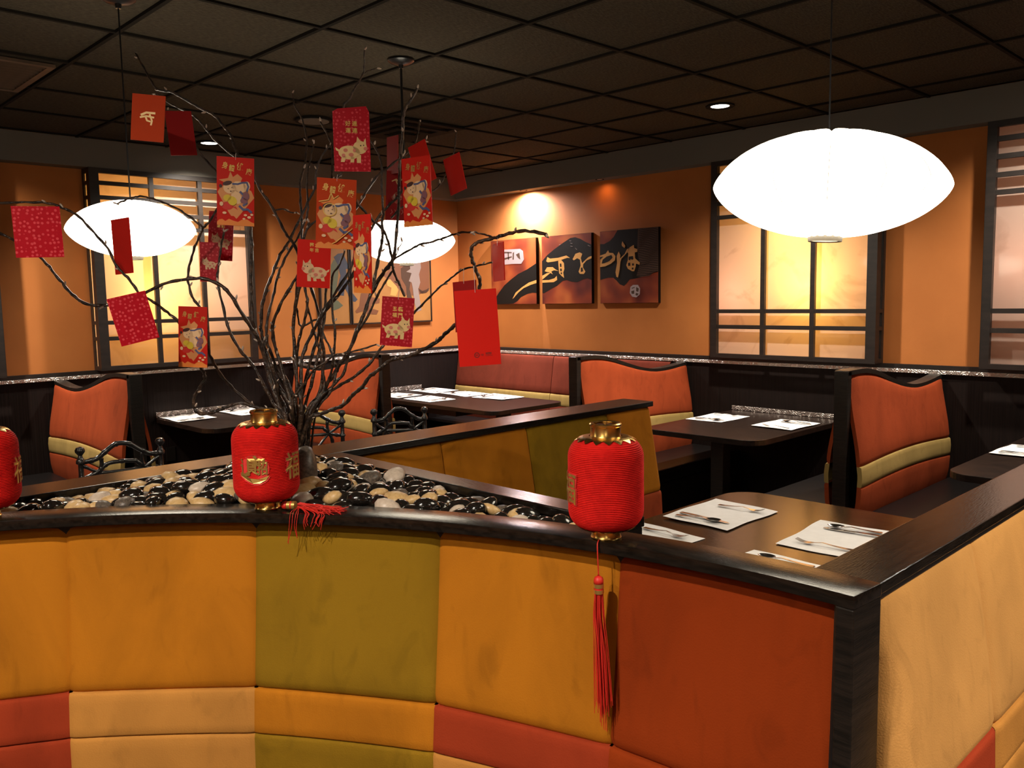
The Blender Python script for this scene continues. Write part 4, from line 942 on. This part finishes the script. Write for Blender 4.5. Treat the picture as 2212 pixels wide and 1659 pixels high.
for (pp, d0, d1, r0, r1) in BR:
    n = len(pp); acc = [0]
    for a, b in zip(pp, pp[1:]): acc.append(acc[-1] + math.hypot(a[0] - b[0], a[1] - b[1]))
    P3 = [at(x, y, d0 + (d1 - d0) * (s_ / acc[-1]) ** 1.2 + .018 * math.sin(s_ * .021 + x0_ * .1)) for (x, y), s_, x0_ in zip(pp, acc, [pp[-1][0]] * n)]
    if pp[0][1] > 960: P3[0] = TREE + Vector((rb.uniform(-.03, .03), rb.uniform(-.03, .03), .0))
    path = smoothpath([p - TREE for p in P3], 5)
    m_ = len(path); rad = []
    for i in range(m_):
        t = i / (m_ - 1); base = (r0 + (r1 - r0) * t) * .70 * 2.35 / F_PX; rad.append(base * (1 + .16 * math.sin(i * 1.7 + r0) + rb.uniform(-.06, .06)))
    MB().tube([p + Vector((rb.uniform(-1, 1), rb.uniform(-1, 1), rb.uniform(-1, 1))) * .0012 for p in path], rad, 7).obj('branch', M['bark'], tr, smooth=True)
    for i in range(6, m_, 7):
        if rb.random() < .62: bud_pts.append((path[i], (path[i] - path[i - 1]).normalized(), rad[i]))
    bud_pts.append((path[-1], (path[-1] - path[-2]).normalized(), rad[-1] * .3))
bud = MB().lathe([(.0004, -.002), (.0022, 0), (.0030, .004), (.0022, .009), (.0004, .0125)], 7).mesh('bud', smooth=True); bud.materials.append(M['bud'])
for (p, t, r_) in bud_pts[:290]:
    o = link('bud', bud, None, tr); sd = Vector((rb.uniform(-1, 1), rb.uniform(-1, 1), rb.uniform(-1, 1))); sd = (sd - t * sd.dot(t)).normalized()
    d = (t * .75 + sd * .7).normalized(); o.rotation_euler = d.to_track_quat('Z', 'Y').to_euler(); o.location = p + sd * r_ * .9; s_ = rb.uniform(.7, 1.15); o.scale = (s_,) * 3

# ================================================================== RED ENVELOPES
RH = Vector((CR.x, CR.y, 0)).normalized(); NZ = Vector((-CF.x, -CF.y, 0)).normalized(); UP = Vector((0, 0, 1))
def Q(x, y): return (x, y)
def child_art(root, w_, h_, zf, gold=False):
    """a tumbling New Year baby with a gourd on a peach diamond; u to the right, v down, both 0..1"""
    def C(pl): return [((u - .5) * w_, (.5 - v) * h_) for u, v in pl]
    def E(u, v, a, b, rot=0, n=16): return [((u - .5) * w_ + x, (.5 - v) * h_ + y) for x, y in ell(0, 0, a * w_, b * w_, n, rot)]
    layers = [
     ('diamond', 'p_peach', [C([(.02, .52), (.10, .44), (.50, .34), (.92, .48), (1.0, .58), (.52, .90), (.45, .86), (.38, .86), (.30, .80)])]),
     ('lotus', 'p_orange' if gold else 'p_peach', [C([(.06, .34), (.30, .31), (.36, .21), (.43, .29), (.55, .24), (.68, .30), (.62, .37), (.30, .40)])]),
     ('cloud_border', 'p_orange', [C([(0, 1), (0, .955), (.06, .92), (.14, .91), (.22, .94), (.32, .905), (.44, .93), (.56, .945), (.66, .91), (.80, .90), (.92, .94), (1, .955), (1, 1)])]),
     ('fish', 'p_red', [E(.28, .715, .16, .11), C([(.40, .72), (.56, .77), (.50, .72)])]),
     ('body', 'p_cream', [E(.34, .45, .17, .16), E(.60, .43, .20, .15, -.3), E(.52, .58, .13, .20, .4), E(.80, .41, .09, .13)]),
     ('hair', 'p_dark', [E(.28, .385, .13, .06, .3), E(.10, .43, .04, .05)]),
     ('ribbon', 'p_blue', [q for q in stroke(C([(.42, .39), (.56, .39), (.68, .365), (.80, .36), (.84, .42), (.80, .49)]), .05 * w_) + stroke(C([(.62, .50), (.72, .55), (.66, .62), (.80, .66), (.70, .70)]), .06 * w_) + stroke(C([(.60, .71), (.70, .76), (.82, .755), (.92, .795)]), .065 * w_)]),
     ('trousers', 'p_purple', [E(.78, .56, .09, .12), E(.72, .63, .10, .08)]),
     ('gourd', 'p_yellow', [E(.28, .60, .11, .09), E(.41, .64, .12, .13, .5)]),
     ('face', 'p_dark', [E(.30, .465, .012, .014), E(.40, .445, .012, .014), E(.37, .50, .022, .014)]),
     ('coin_print', 'p_cream', [E(.20, .82, .055, .035), E(.12, .69, .05, .06), E(.76, .84, .045, .03), E(.86, .87, .05, .035), E(.72, .895, .04, .025), E(.93, .83, .04, .03)])]
    for k, (nm, mat, pls) in enumerate(layers):
        o = poly_mesh(pls, .0002).obj(nm, M[mat], root); o.location = (0, 0, zf + .0002 + k * .00022)
    ol = [C([(.06, .34), (.30, .31), (.36, .21), (.43, .29), (.55, .24)]), [((.34 - .5) * w_ + .165 * w_ * math.cos(a), (.5 - .45) * h_ + .16 * w_ * math.sin(a)) for a in [i * .35 for i in range(19)]], C([(.42, .93), (.52, .90), (.92, .70)])]
    if gold:
        for l_ in ol: poly_mesh(stroke(l_, .022 * w_), .0003).obj('gold_outline', M['goldfoil'], root).location = (0, 0, zf + .003)
def pig_art(root, w_, h_, zf, cu, cv, sc, flip=1, pale=False):
    def E(u, v, a, b, rot=0): return [(((cu - .5) * w_ + flip * (u * sc) * w_) + x, (.5 - cv) * h_ - v * sc * w_ + y) for x, y in ell(0, 0, a * sc * w_, b * sc * w_, 18, rot)]
    def T(pts): return [((cu - .5) * w_ + flip * u * sc * w_, (.5 - cv) * h_ - v * sc * w_) for u, v in pts]
    base = 'goldpale'
    ls = [('pig_body', base, [E(-.10, .04, .30, .19), E(.20, -.10, .19, .18), T([(-.30, .10), (-.34, .30), (-.24, .30), (-.18, .16)]), T([(.10, .12), (.10, .32), (.21, .32), (.22, .10)]), T([(-.06, .14), (-.08, .31), (.02, .31), (.04, .16)]), T([(.10, -.22), (.13, -.40), (.24, -.25)]), T([(.28, -.22), (.36, -.36), (.37, -.18)]), T([(-.38, -.04), (-.48, -.10), (-.46, -.02), (-.37, .03)])]),
          ('pig_snout', 'p_pink', [E(.35, -.07, .055, .05)]),
          ('pig_patches', 'p_pink', [E(-.20, -.02, .06, .05), E(-.05, .10, .07, .05), E(-.26, .12, .05, .05), E(.04, -.02, .04, .05)]),
          ('pig_eyes', 'p_dark', [E(.22, -.15, .018, .02), E(.30, -.16, .016, .018)])]
    for k, (nm, mat, pls) in enumerate(ls):
        o = poly_mesh(pls, .0003).obj(nm, M['p_cream' if (mat == base and pale) else mat], root); o.location = (0, 0, zf + .0004 + k * .0004)
def put_text(root, body, size, u, v, w_, h_, zf, mat='goldfoil', rot=0, sx=1, offset=.0):
    me = text_mesh(body, size, offset); o = link('lettering', me, M[mat], root); o.location = ((u - .5) * w_, (.5 - v) * h_, zf + .0006); o.rotation_euler = (0, 0, R(rot)); o.scale = (sx, 1, 1); return o
def envelope(px, py, depth, w_, h_, yaw, roll, paper, label, art=None, flap=0, thread=0):
    c = at(px, py, depth); yaw -= math.degrees(math.atan((IMW / 2 - px) / F_PX))      # yaw counts from facing the viewer
    ca, sa = math.cos(R(yaw)), math.sin(R(yaw)); X = RH * ca + NZ * sa; Z = NZ * ca - RH * sa
    cr, sr = math.cos(R(roll)), math.sin(R(roll)); X2 = X * cr + UP * sr; Y2 = UP * cr - X * sr
    root = empty('red_envelope', (0, 0, 0), 0, label, 'red envelope', 'red envelopes hung on the branches')
    root.matrix_world = Matrix(((X2.x, Y2.x, Z.x, c.x), (X2.y, Y2.y, Z.y, c.y), (X2.z, Y2.z, Z.z, c.z), (0, 0, 0, 1)))
    t = .0012
    MB().box(-w_ / 2, w_ / 2, -h_ / 2, h_ / 2, -t, t).obj('envelope_body', M[paper], root)
    if flap: MB().prism([(-w_ / 2, h_ / 2), (w_ / 2, h_ / 2), (w_ * .42, h_ / 2 + flap), (-w_ * .36, h_ / 2 + flap * .5)], -t * 1.4, -t).obj('flap', M[paper], root)
    if thread: MB().tube([(0, h_ / 2 - .006, t + .0006), (0, h_ / 2 + .003, t + .0006), (.001, h_ / 2 + thread, 0)], .0006, 5).obj('hanging_thread', M['bud'], root)
    if art: art(root, w_, h_, t)
    return root
HEALTH = '身體健康'
def a_child(gold=False):
    def f(root, w_, h_, t):
        for k, (ch, u, v, s_) in enumerate(zip(HEALTH, (.22, .40, .62, .86), (.125, .16, .13, .20), (.20, .19, .22, .20))): put_text(root, ch, s_ * w_, u, v, w_, h_, t, 'goldfoil', -8, .82, .0003)
        child_art(root, w_, h_, t, gold)
    return f
def a_pig(lines, cu, cv, sc, flip=1, top=.16, size=.135, pale=False):
    def f(root, w_, h_, t):
        for r_, ln in enumerate(lines):
            for k, ch in enumerate(ln): put_text(root, ch, size * w_, .5 + (k - (len(ln) - 1) / 2) * size * 1.2, top + r_ * size * w_ * 1.25 / h_, w_, h_, t, 'goldfoil', 0, 1, .0002)
        pig_art(root, w_, h_, t, cu, cv, sc, flip, pale)
    return f
def a_emblem(root, w_, h_, t):
    p = [stroke([(-.016, .006), (-.004, .012), (.016, .012)], .005), stroke([(-.018, .0), (-.004, .004), (.014, .002)], .004), stroke([(.004, .008), (.010, -.006), (.008, -.016)], .004), stroke([(-.006, .004), (-.002, -.006), (.006, -.008)], .004)]
    poly_mesh([q for l_ in p for q in l_], .0004).obj('gold_emblem', M['goldpale'], root).location = (0, 0, t + .0003)
def a_logo(root, w_, h_, t):
    cx, cy = -.006, -h_ * .36
    ring = [stroke([(cx + .0052 * math.cos(a), cy + .0052 * math.sin(a)) for a in [k * .4 for k in range(17)]], .0012)]
    bars = [stroke([(cx + .019, cy + .0030), (cx + .031, cy + .0032)], .0016), stroke([(cx + .019, cy + .0004), (cx + .031, cy + .0006)], .0009), stroke([(cx + .018, cy - .0026), (cx + .033, cy - .0024)], .0006)]
    poly_mesh([q for l_ in ring + bars for q in l_], .0003).obj('printed_mark', M['p_dark'], root).location = (0, 0, t + .0002)
    put_text(root, 'H', .0085, .5 + cx / w_, .5 - cy / h_, w_, h_, t - .0003, 'p_dark'); put_text(root, 'up', .0070, .5 + (cx + .0115) / w_, .5 - (cy - .0004) / h_, w_, h_, t - .0003, 'p_dark')
def a_gilt(root, w_, h_, t):
    lp = [stroke([(.012 * math.cos(k * .5) * (1 + .2 * j), -.006 + .017 * math.sin(k * .5) * (1 - .2 * j)) for k in range(13)], .0016) for j in range(3)]
    tp = [stroke([(-.018, .044), (-.004, .050), (.004, .042), (.016, .050), (.020, .044)], .0035), stroke([(-.006, .048), (.0, .036), (.008, .040)], .003)]
    bt = [stroke([(x, -.042), (x + .004, -.050), (x - .002, -.056)], .0016) for x in (-.018, -.006, .006, .018)]
    poly_mesh([q for l_ in tp for q in l_], .0004).obj('gilt_crest', M['goldpale'], root).location = (0, 0, t + .0003)
    poly_mesh([q for l_ in lp + bt for q in l_], .0004).obj('faded_print', M['p_pink'], root).location = (0, 0, t + .0003)
def sh(hpx, h_): return F_PX * h_ / hpx
CH, CW, PH, PW = .168, .089, .150, .089
envelope(320, 255, 2.02, .078, .108, 22, -6, 'env_orange', 'orange red envelope with a gold emblem at the upper left tip', a_emblem)
envelope(391, 288, 2.20, .066, .112, -12, 5, 'env_dark', 'plain dark red envelope behind the orange one at upper left', None)
envelope(509, 414, 2.12, CW, CH, 0, -2.5, 'env_scarlet', 'red envelope with a baby picture beside the upper left window bars', a_child(), 0, .01)
envelope(477, 510, 2.55, .074, .145, 18, -5, 'env_dots', 'crimson envelope with two gold pigs half covered by a baby envelope', a_pig(['鴻當', '運頭'], .5, .62, .95, -1, .20, .15, True))
envelope(452, 566, 2.47, .052, .114, 10, -2, 'env_dots', 'small red envelope with a pink pig in front of the left window bar', a_pig([], .5, .55, .95, -1, pale=True))
envelope(417, 728, 2.28, .078, .163, 22, -3, 'env_scarlet', 'red baby envelope with a branch across it above the left ledge', a_child())
envelope(82, 501, 1.95, .098, .116, 0, 1.5, 'env_dots', 'dotted crimson envelope hanging at the far left edge', None)
envelope(288, 688, 2.10, .090, .120, 0, 13, 'env_dots', 'tilted dotted crimson envelope over the lower left window panes', None)
envelope(264, 532, 2.45, .085, .158, 57, 2, 'env_red', 'narrow turned envelope dark against the left pendant lamp', None)
envelope(760, 306, 2.10, PW, .145, 0, 0, 'env_dots', 'dotted crimson pig envelope highest in the middle', a_pig(['好連', '運連'], .52, .66, 1.0, 1, .20, .15), .014)
envelope(726, 462, 2.06, .094, CH, 0, -3.5, 'env_orange', 'glowing orange gold envelope with a baby picture in the middle', a_child(True), 0, .01)
envelope(678, 570, 2.30, .088, .128, 0, -4, 'env_red', 'red envelope with a running spotted pig below the glowing baby envelope', a_pig(['豬大', '年吉'], .52, .66, .95, -1, .10, .13, True))
envelope(783, 549, 1.86, .074, .170, 60, -2, 'env_scarlet', 'narrow turned baby envelope beside the middle pendant lamp', a_child())
envelope(848, 335, 2.60, .080, .112, 66, -4, 'env_dark', 'narrow turned plain red envelope above the dark gilt one', None)
envelope(858, 423, 2.62, .075, .150, 25, -4, 'env_dark', 'dark red envelope with faded gilt lettering behind the right baby envelope', a_gilt)
envelope(901, 414, 2.10, .088, CH, 38, 1, 'env_scarlet', 'red baby envelope above the middle pendant lamp', a_child())
envelope(912, 352, 2.35, .060, .115, 35, 18, 'env_scarlet', 'plain red flap peeping above the right baby envelope', None)
envelope(983, 376, 2.45, .064, .108, 42, 14, 'env_scarlet', 'plain red envelope hanging alone at the upper right of the branches', None)
envelope(858, 695, 2.25, .086, .130, 10, -5, 'env_dots', 'crimson envelope with a standing gold pig low at right', a_pig(['五臨', '福門'], .52, .64, 1.0, 1, .24, .15), 0, .03)
envelope(1032, 708, 1.80, .089, .161, 0, 3, 'env_red', 'large bright plain red envelope with a small printed mark', a_logo, 0, .05)
envelope(1006, 662, 1.98, .075, .118, 45, 3, 'env_dark', 'dull red envelope mostly hidden behind the large bright red one', None, 0, .03)
envelope(1077, 566, 1.98, .068, .088, 68, 2, 'env_scarlet', 'small turned red envelope in front of the first calligraphy panel', None, 0, .012)

# ================================================================== PICTURES ON THE WALLS
def quad_map(xl, xr, tl, tr_, bl, br, y0, y1, z0, z1):
    def f(X, Y):
        u = (X - xl) / (xr - xl); t = tl + (tr_ - tl) * u; b = bl + (br - bl) * u; v = (Y - t) / (b - t)
        u = min(1, max(0, u)); v = min(1, max(0, v)); return (y0 + (y1 - y0) * u, z1 + (z0 - z1) * v)
    return f
def wall_prism(polys, ax, base, th):
    mb = MB()
    for p in polys:
        n = len(p); g = (lambda a, z, d: (d, a, z)) if ax == 0 else (lambda a, z, d: (a, d, z))
        mb.add([g(a, z, base) for a, z in p] + [g(a, z, base + th) for a, z in p], [tuple(range(n)), tuple(range(2 * n - 1, n - 1, -1))] + [(i, (i + 1) % n, n + (i + 1) % n, n + i) for i in range(n)])
    return mb
TRI = [
 ('left calligraphy panel with a pale stamp and dark ridge', (.511, 1.105), quad_map(83, 605, 215, 181, 965, 968, .511, 1.105, 1.54, 2.135), [
   ('ridge', 'paint_dark', [[(118, 965), (125, 900), (170, 830), (240, 740), (310, 680), (400, 610), (500, 560), (605, 490), (605, 840), (560, 835), (500, 850), (430, 885), (390, 930), (340, 962)]]),
   ('brush_stroke', 'paint_gold', [[(330, 905), (370, 830), (440, 770), (520, 715), (605, 685), (605, 722), (540, 742), (460, 780), (400, 830), (345, 895)]]),
   ('stamp', 'paint_pale', [[(208, 320), (300, 318), (430, 315), (460, 340), (470, 440), (440, 490), (330, 490), (215, 500), (205, 430)]]),
   ('stamp_marks', 'paint_brown', [[(225, 370), (250, 345), (330, 350), (335, 362), (255, 362)], [(240, 420), (330, 400), (335, 412), (250, 440)], [(285, 350), (297, 350), (300, 440), (288, 440)], [(345, 360), (360, 350), (355, 440), (340, 440)], [(380, 380), (420, 360), (430, 440), (405, 420)]])]),
 ('middle calligraphy panel with gold brush characters', (1.175, 1.755), quad_map(693, 1297, 185, 130, 975, 970, 1.175, 1.755, 1.537, 2.132), [
   ('ridge', 'paint_dark', [[(697, 470), (760, 400), (850, 330), (950, 260), (1050, 195), (1110, 185), (1170, 205), (1230, 240), (1297, 270), (1297, 690), (1250, 670), (1200, 680), (1130, 715), (1060, 710), (1000, 690), (950, 700), (880, 760), (800, 800), (720, 845), (697, 845)]]),
   ('brush_stroke', 'paint_gold', [[(750, 470), (765, 420), (800, 438), (900, 428), (1000, 400), (1045, 430), (1010, 428), (930, 455), (850, 472), (770, 482)], [(900, 458), (940, 455), (970, 490), (975, 560), (960, 600), (970, 665), (940, 642), (910, 610), (905, 540)],
      [(730, 585), (760, 540), (830, 538), (870, 568), (902, 582), (845, 575), (812, 590), (830, 622), (790, 600), (745, 592)], [(697, 640), (760, 608), (805, 603), (697, 685)], [(697, 692), (780, 690), (850, 670), (880, 640), (884, 690), (840, 715), (697, 722)],
      [(1075, 445), (1110, 380), (1160, 362), (1190, 380), (1172, 430), (1187, 490), (1260, 420), (1297, 405), (1297, 432), (1240, 458), (1200, 502), (1197, 540), (1225, 590), (1205, 618), (1160, 616), (1145, 590), (1170, 520), (1163, 450), (1130, 432), (1090, 457)]]),
   ('stroke_hole', 'paint_dark', [[(920, 495), (938, 495), (940, 535), (922, 535)], [(922, 555), (942, 555), (944, 585), (924, 585)], [(928, 600), (946, 600), (944, 622), (930, 620)], [(1172, 545), (1190, 540), (1198, 585), (1172, 595)]]),
   ('glints', 'paint_white', [[(1040, 225), (1062, 228), (1062, 232), (1040, 230)], [(1050, 252), (1075, 256), (1075, 261), (1050, 257)], [(1050, 288), (1078, 292), (1078, 297), (1050, 293)], [(1255, 275), (1285, 290), (1284, 296), (1255, 281)], [(915, 272), (930, 270), (930, 278), (915, 279)], [(1110, 310), (1130, 330), (1126, 333), (1107, 313)]])]),
 ('right calligraphy panel with gold characters and wavy brown lines', (1.848, 2.44), quad_map(1397, 2092, 108, 60, 965, 968, 1.848, 2.44, 1.535, 2.133), [
   ('ridge', 'paint_dark', [[(1397, 255), (1450, 255), (1520, 220), (1570, 170), (1615, 93), (2092, 62), (2092, 590), (2040, 600), (1990, 640), (1900, 650), (1830, 670), (1760, 680), (1720, 730), (1690, 755), (1640, 735), (1600, 690), (1560, 655), (1500, 655), (1397, 680)]]),
   ('wash', 'paint_brown', [[(1860, 78), (2092, 62), (2092, 590), (2040, 600), (1990, 640), (1900, 650), (1840, 640), (1880, 500), (1850, 330)]]),
   ('wave_lines', 'paint_dark', None),
   ('brush_stroke', 'paint_gold', [[(1397, 392), (1470, 368), (1500, 328), (1512, 358), (1560, 363), (1590, 400), (1582, 450), (1530, 490), (1460, 520), (1397, 527)], [(1605, 400), (1630, 345), (1650, 390), (1645, 428), (1700, 378), (1730, 320), (1762, 308), (1722, 370), (1662, 432), (1650, 470), (1640, 560), (1620, 655), (1600, 645), (1590, 590), (1610, 480)],
      [(1665, 260), (1675, 225), (1710, 280), (1700, 305), (1670, 282)], [(1760, 300), (1810, 270), (1816, 308), (1852, 320), (1852, 352), (1822, 360), (1827, 430), (1882, 480), (1877, 507), (1837, 492), (1832, 530), (1815, 582), (1790, 582), (1740, 552), (1720, 510), (1740, 450), (1745, 370), (1730, 352)]]),
   ('stroke_hole', 'paint_dark', [[(1397, 500), (1397, 408), (1440, 402), (1400, 440)], [(1418, 485), (1430, 440), (1480, 405), (1540, 385), (1555, 415), (1515, 458), (1450, 482)], [(1750, 408), (1800, 402), (1806, 440), (1786, 446), (1776, 432), (1766, 452), (1748, 446)], [(1742, 485), (1766, 478), (1770, 515), (1744, 520)], [(1790, 490), (1810, 488), (1812, 515), (1792, 516)], [(1786, 540), (1806, 538), (1806, 562), (1788, 562)]]),
   ('stamp', 'paint_pale', [[(1770, 770), (1800, 745), (1860, 745), (1885, 790), (1880, 860), (1840, 895), (1790, 885), (1762, 840)]]),
   ('stamp_marks', 'paint_brown', [[(1785, 780), (1820, 770), (1822, 778), (1788, 790)], [(1780, 820), (1815, 810), (1815, 850), (1785, 850)], [(1840, 770), (1870, 790), (1862, 830), (1838, 820)], [(1835, 840), (1868, 850), (1850, 875), (1830, 865)]])]),
]
for (lab, (a, b), qm, layers) in TRI:
    root = empty('wall_panel', (0, 0, 0), 0, lab, 'painting', 'three calligraphy panels on the right wall')
    MB().box(.0005, .030, a, b, 1.538, 2.132).obj('canvas_block', M['paint_dark'], root)
    MB().box(.030, .0312, a + .002, b - .002, 1.54, 2.13).obj('painted_face', M['sunset'], root)
    for k, (nm, mat, pls) in enumerate(layers):
        if pls is None:
            pls = []
            for j in range(24):
                y0 = 95 + j * 23; x0 = 1870 if j < 18 else 1780
                cl = [(x0 + i * (2088 - x0) / 8, min(y0 + 12 * math.sin(i * .8 + j * .4) + (j - 11) * 2 * (1 - i / 8), 590 + (2088 - (x0 + i * (2088 - x0) / 8)) * .3)) for i in range(9)]
                pls += stroke(cl, 5)
        wall_prism([[qm(*p) for p in pl] for pl in pls], 0, .0312 + k * .0004, .0004).obj(nm, M[mat], root)
# fish and figure painting, two framed leaves on the left wall
fp = empty('fish_painting', (0, 0, 0), 0, 'two-leaf ochre painting of fish and a pale robed figure behind the middle lamp', 'painting')
for (a, b) in ((.372, 1.284), (1.292, 1.602)):
    mb = MB(); mb.box(a, b, .0005, .030, 1.385, 1.397); mb.box(a, b, .0005, .030, 2.098, 2.11); mb.box(a, a + .012, .0005, .03, 1.397, 2.098); mb.box(b - .012, b, .0005, .03, 1.397, 2.098); mb.obj('picture_frame', M['frame'], fp)
    MB().box(a + .012, b - .012, .0005, .022, 1.397, 2.098).obj('canvas', M['canvas'], fp)
def W2(pts, y=.0225):
    out = []
    for (X, Y) in pts:
        p = on(640 + X * .14467, 480 + Y * .14467, 1, y); out.append((max(.386, min(1.588, p.x)), max(1.40, min(2.09, p.z))))
    return out
FISH = [('rust_ground', 'paint_rust', [[(1460, 620), (1980, 560), (1990, 1000), (1800, 1100), (1640, 1090), (1300, 800)]]),
 ('teal_fish', 'paint_teal', [[(520, 640), (560, 560), (610, 560), (640, 640), (620, 850), (600, 1000), (560, 1160), (620, 1170), (700, 1245), (640, 1290), (560, 1320), (520, 1250), (510, 1000)]]),
 ('blue_fish', 'paint_blue', [[(560, 520), (620, 470), (700, 460), (740, 560), (800, 690), (740, 700), (760, 860), (790, 1010), (850, 1070), (915, 1155), (880, 1190), (800, 1170), (770, 1060), (720, 980), (710, 1100), (640, 1090), (620, 960), (660, 800), (620, 640)]]),
 ('brown_fish', 'paint_rust', [[(1060, 900), (1140, 900), (1130, 1120), (1250, 1140), (1240, 1210), (1110, 1230), (1130, 1290), (1230, 1320), (1200, 1380), (1050, 1370), (990, 1330), (900, 1360), (880, 1330), (940, 1250), (960, 1080)]]),
 ('dark_figure', 'paint_brown', [[(1560, 690), (1620, 640), (1700, 650), (1720, 780), (1690, 1000), (1740, 1180), (1650, 1120), (1640, 960), (1570, 840)]]),
 ('amber_child', 'paint_gold', [[(1340, 870), (1400, 850), (1500, 960), (1520, 1010), (1490, 1100), (1400, 1090), (1420, 980), (1360, 950)]]),
 ('pale_robe', 'paint_white', [[(1690, 600), (1760, 560), (1850, 580), (1860, 680), (1830, 780), (1850, 900), (1820, 1000), (1850, 1200), (1870, 1310), (1800, 1340), (1760, 1180), (1740, 1000), (1720, 900), (1680, 880), (1720, 760), (1640, 740), (1700, 700)]]),
 ('curl_lines', 'paint_brown', [q for k in range(5) for q in stroke([(1820 + k * 8, 990 + k * 16), (1880, 1030 + k * 8), (1940, 1010 + k * 10), (1975, 985 + k * 8)], 6)])]
for k, (nm, mat, pls) in enumerate(FISH):
    wall_prism([W2(p) for p in pls], 1, .0222 + k * .0003, .0003).obj(nm, M[mat], fp)

# ================================================================== IRON CHAIRS
def iron_chair(loc, rz, wd, label, hs=1.0):
    root = empty('iron_chair', loc, rz, label, 'chair', 'black bamboo-style iron chairs behind the planter')
    h = wd / 2; H = .95 * hs
    post = [(.011, 0), (.011, .40), (.012, .44), (.012, H - .165), (.019, H - .155), (.012, H - .14), (.0115, H - .085), (.020, H - .078), (.020, H - .066), (.013, H - .055), (.009, H - .042), (.013, H - .036), (.021, H - .026), (.022, H - .016), (.016, H - .004), (.004, H)]
    for s_ in (-1, 1):
        MB().lathe(post, 16, (s_ * h, 0, 0)).obj('back_post', M['iron'], root, smooth='auto')
    def bam(pts, r_=.0098, nm='back_rail'):
        pa = smoothpath(pts, 6); rad = [r_ * (1.28 if i % 7 == 3 else 1.0) for i in range(len(pa))]
        MB().tube(pa, rad, 10).obj(nm, M['iron'], root, smooth=True)
    z = lambda d: H - d
    bam([(-h, 0, z(.078)), (-h * .72, 0, z(.072)), (-h * .45, 0, z(.045)), (-h * .18, 0, z(.012)), (h * .12, 0, z(.006)), (h * .38, 0, z(.035)), (h * .62, 0, z(.066)), (h, 0, z(.076))], .0115, 'arched_top_rail')
    bam([(-h * .95, 0, z(.155)), (-h * .62, 0, z(.14)), (-h * .36, 0, z(.10)), (-h * .33, 0, z(.098)), (0, 0, z(.092)), (h * .36, 0, z(.096)), (h * .62, 0, z(.13)), (h * .95, 0, z(.152))])
    bam([(-h * .6, 0, z(.14)), (0, 0, z(.138)), (h * .6, 0, z(.136))], .0088)
    for s_ in (-1, 1):
        bam([(s_ * h * .52, 0, z(.055)), (s_ * h * .50, 0, z(.09)), (s_ * h * .55, 0, z(.135)), (s_ * h * .66, 0, z(.20)), (s_ * h * .62, 0, z(.42))], .0092, 'back_scroll')
        bam([(s_ * h, 0, z(.085)), (s_ * h * .75, 0, z(.115)), (s_ * h * .5, 0, z(.145)), (s_ * h * .15, 0, z(.22)), (-s_ * h * .1, 0, z(.30))], .0075, 'back_brace')
        MB().tube([(s_ * h * .96, -.40, .44), (s_ * h, -.41, 0)], [.011, .010], 10).obj('front_leg', M['iron'], root, smooth=True)
        MB().tube([(s_ * h, 0, .42), (s_ * h * .96, -.40, .43)], .009, 8).obj('seat_rail', M['iron'], root, smooth=True)
        MB().tube([(s_ * h, 0, .18), (s_ * h, -.41, .18)], .007, 8).obj('side_stretcher', M['iron'], root)
    bam([(-h, 0, z(.44)), (h, 0, z(.44))], .008, 'lower_rail')
    rbox(-h - .01, h + .01, -.43, -.02, .43, .48, 'seat', M['vinyl'], root, .02)
    return root
a_, b_ = Vector((4.294, 2.274)), Vector((3.936, 2.30))
def chair_between(a, b, label, wd=None):
    m_ = (a + b) / 2; d = b - a; return iron_chair((m_.x, m_.y, 0), math.atan2(d.y, d.x) + math.pi, wd or d.length, label)
chair_between(a_, b_, 'black iron chair with ball finials standing behind the left side of the planter')
chair_between(Vector((3.13, 2.02)), Vector((2.777, 2.12)), 'black iron chair half hidden behind the branch stems')
chair_between(Vector((2.63, 2.24)), Vector((2.37, 2.40)), 'black iron chair beside the corner table bench post')
# wall outlet under the left table
o = MB().box(2.93, 3.0, .0185, .024, .40, .51).obj('outlet', M['grid'], bevel=.002); tag(o, 'small dark wall outlet below the left window table', 'outlet')
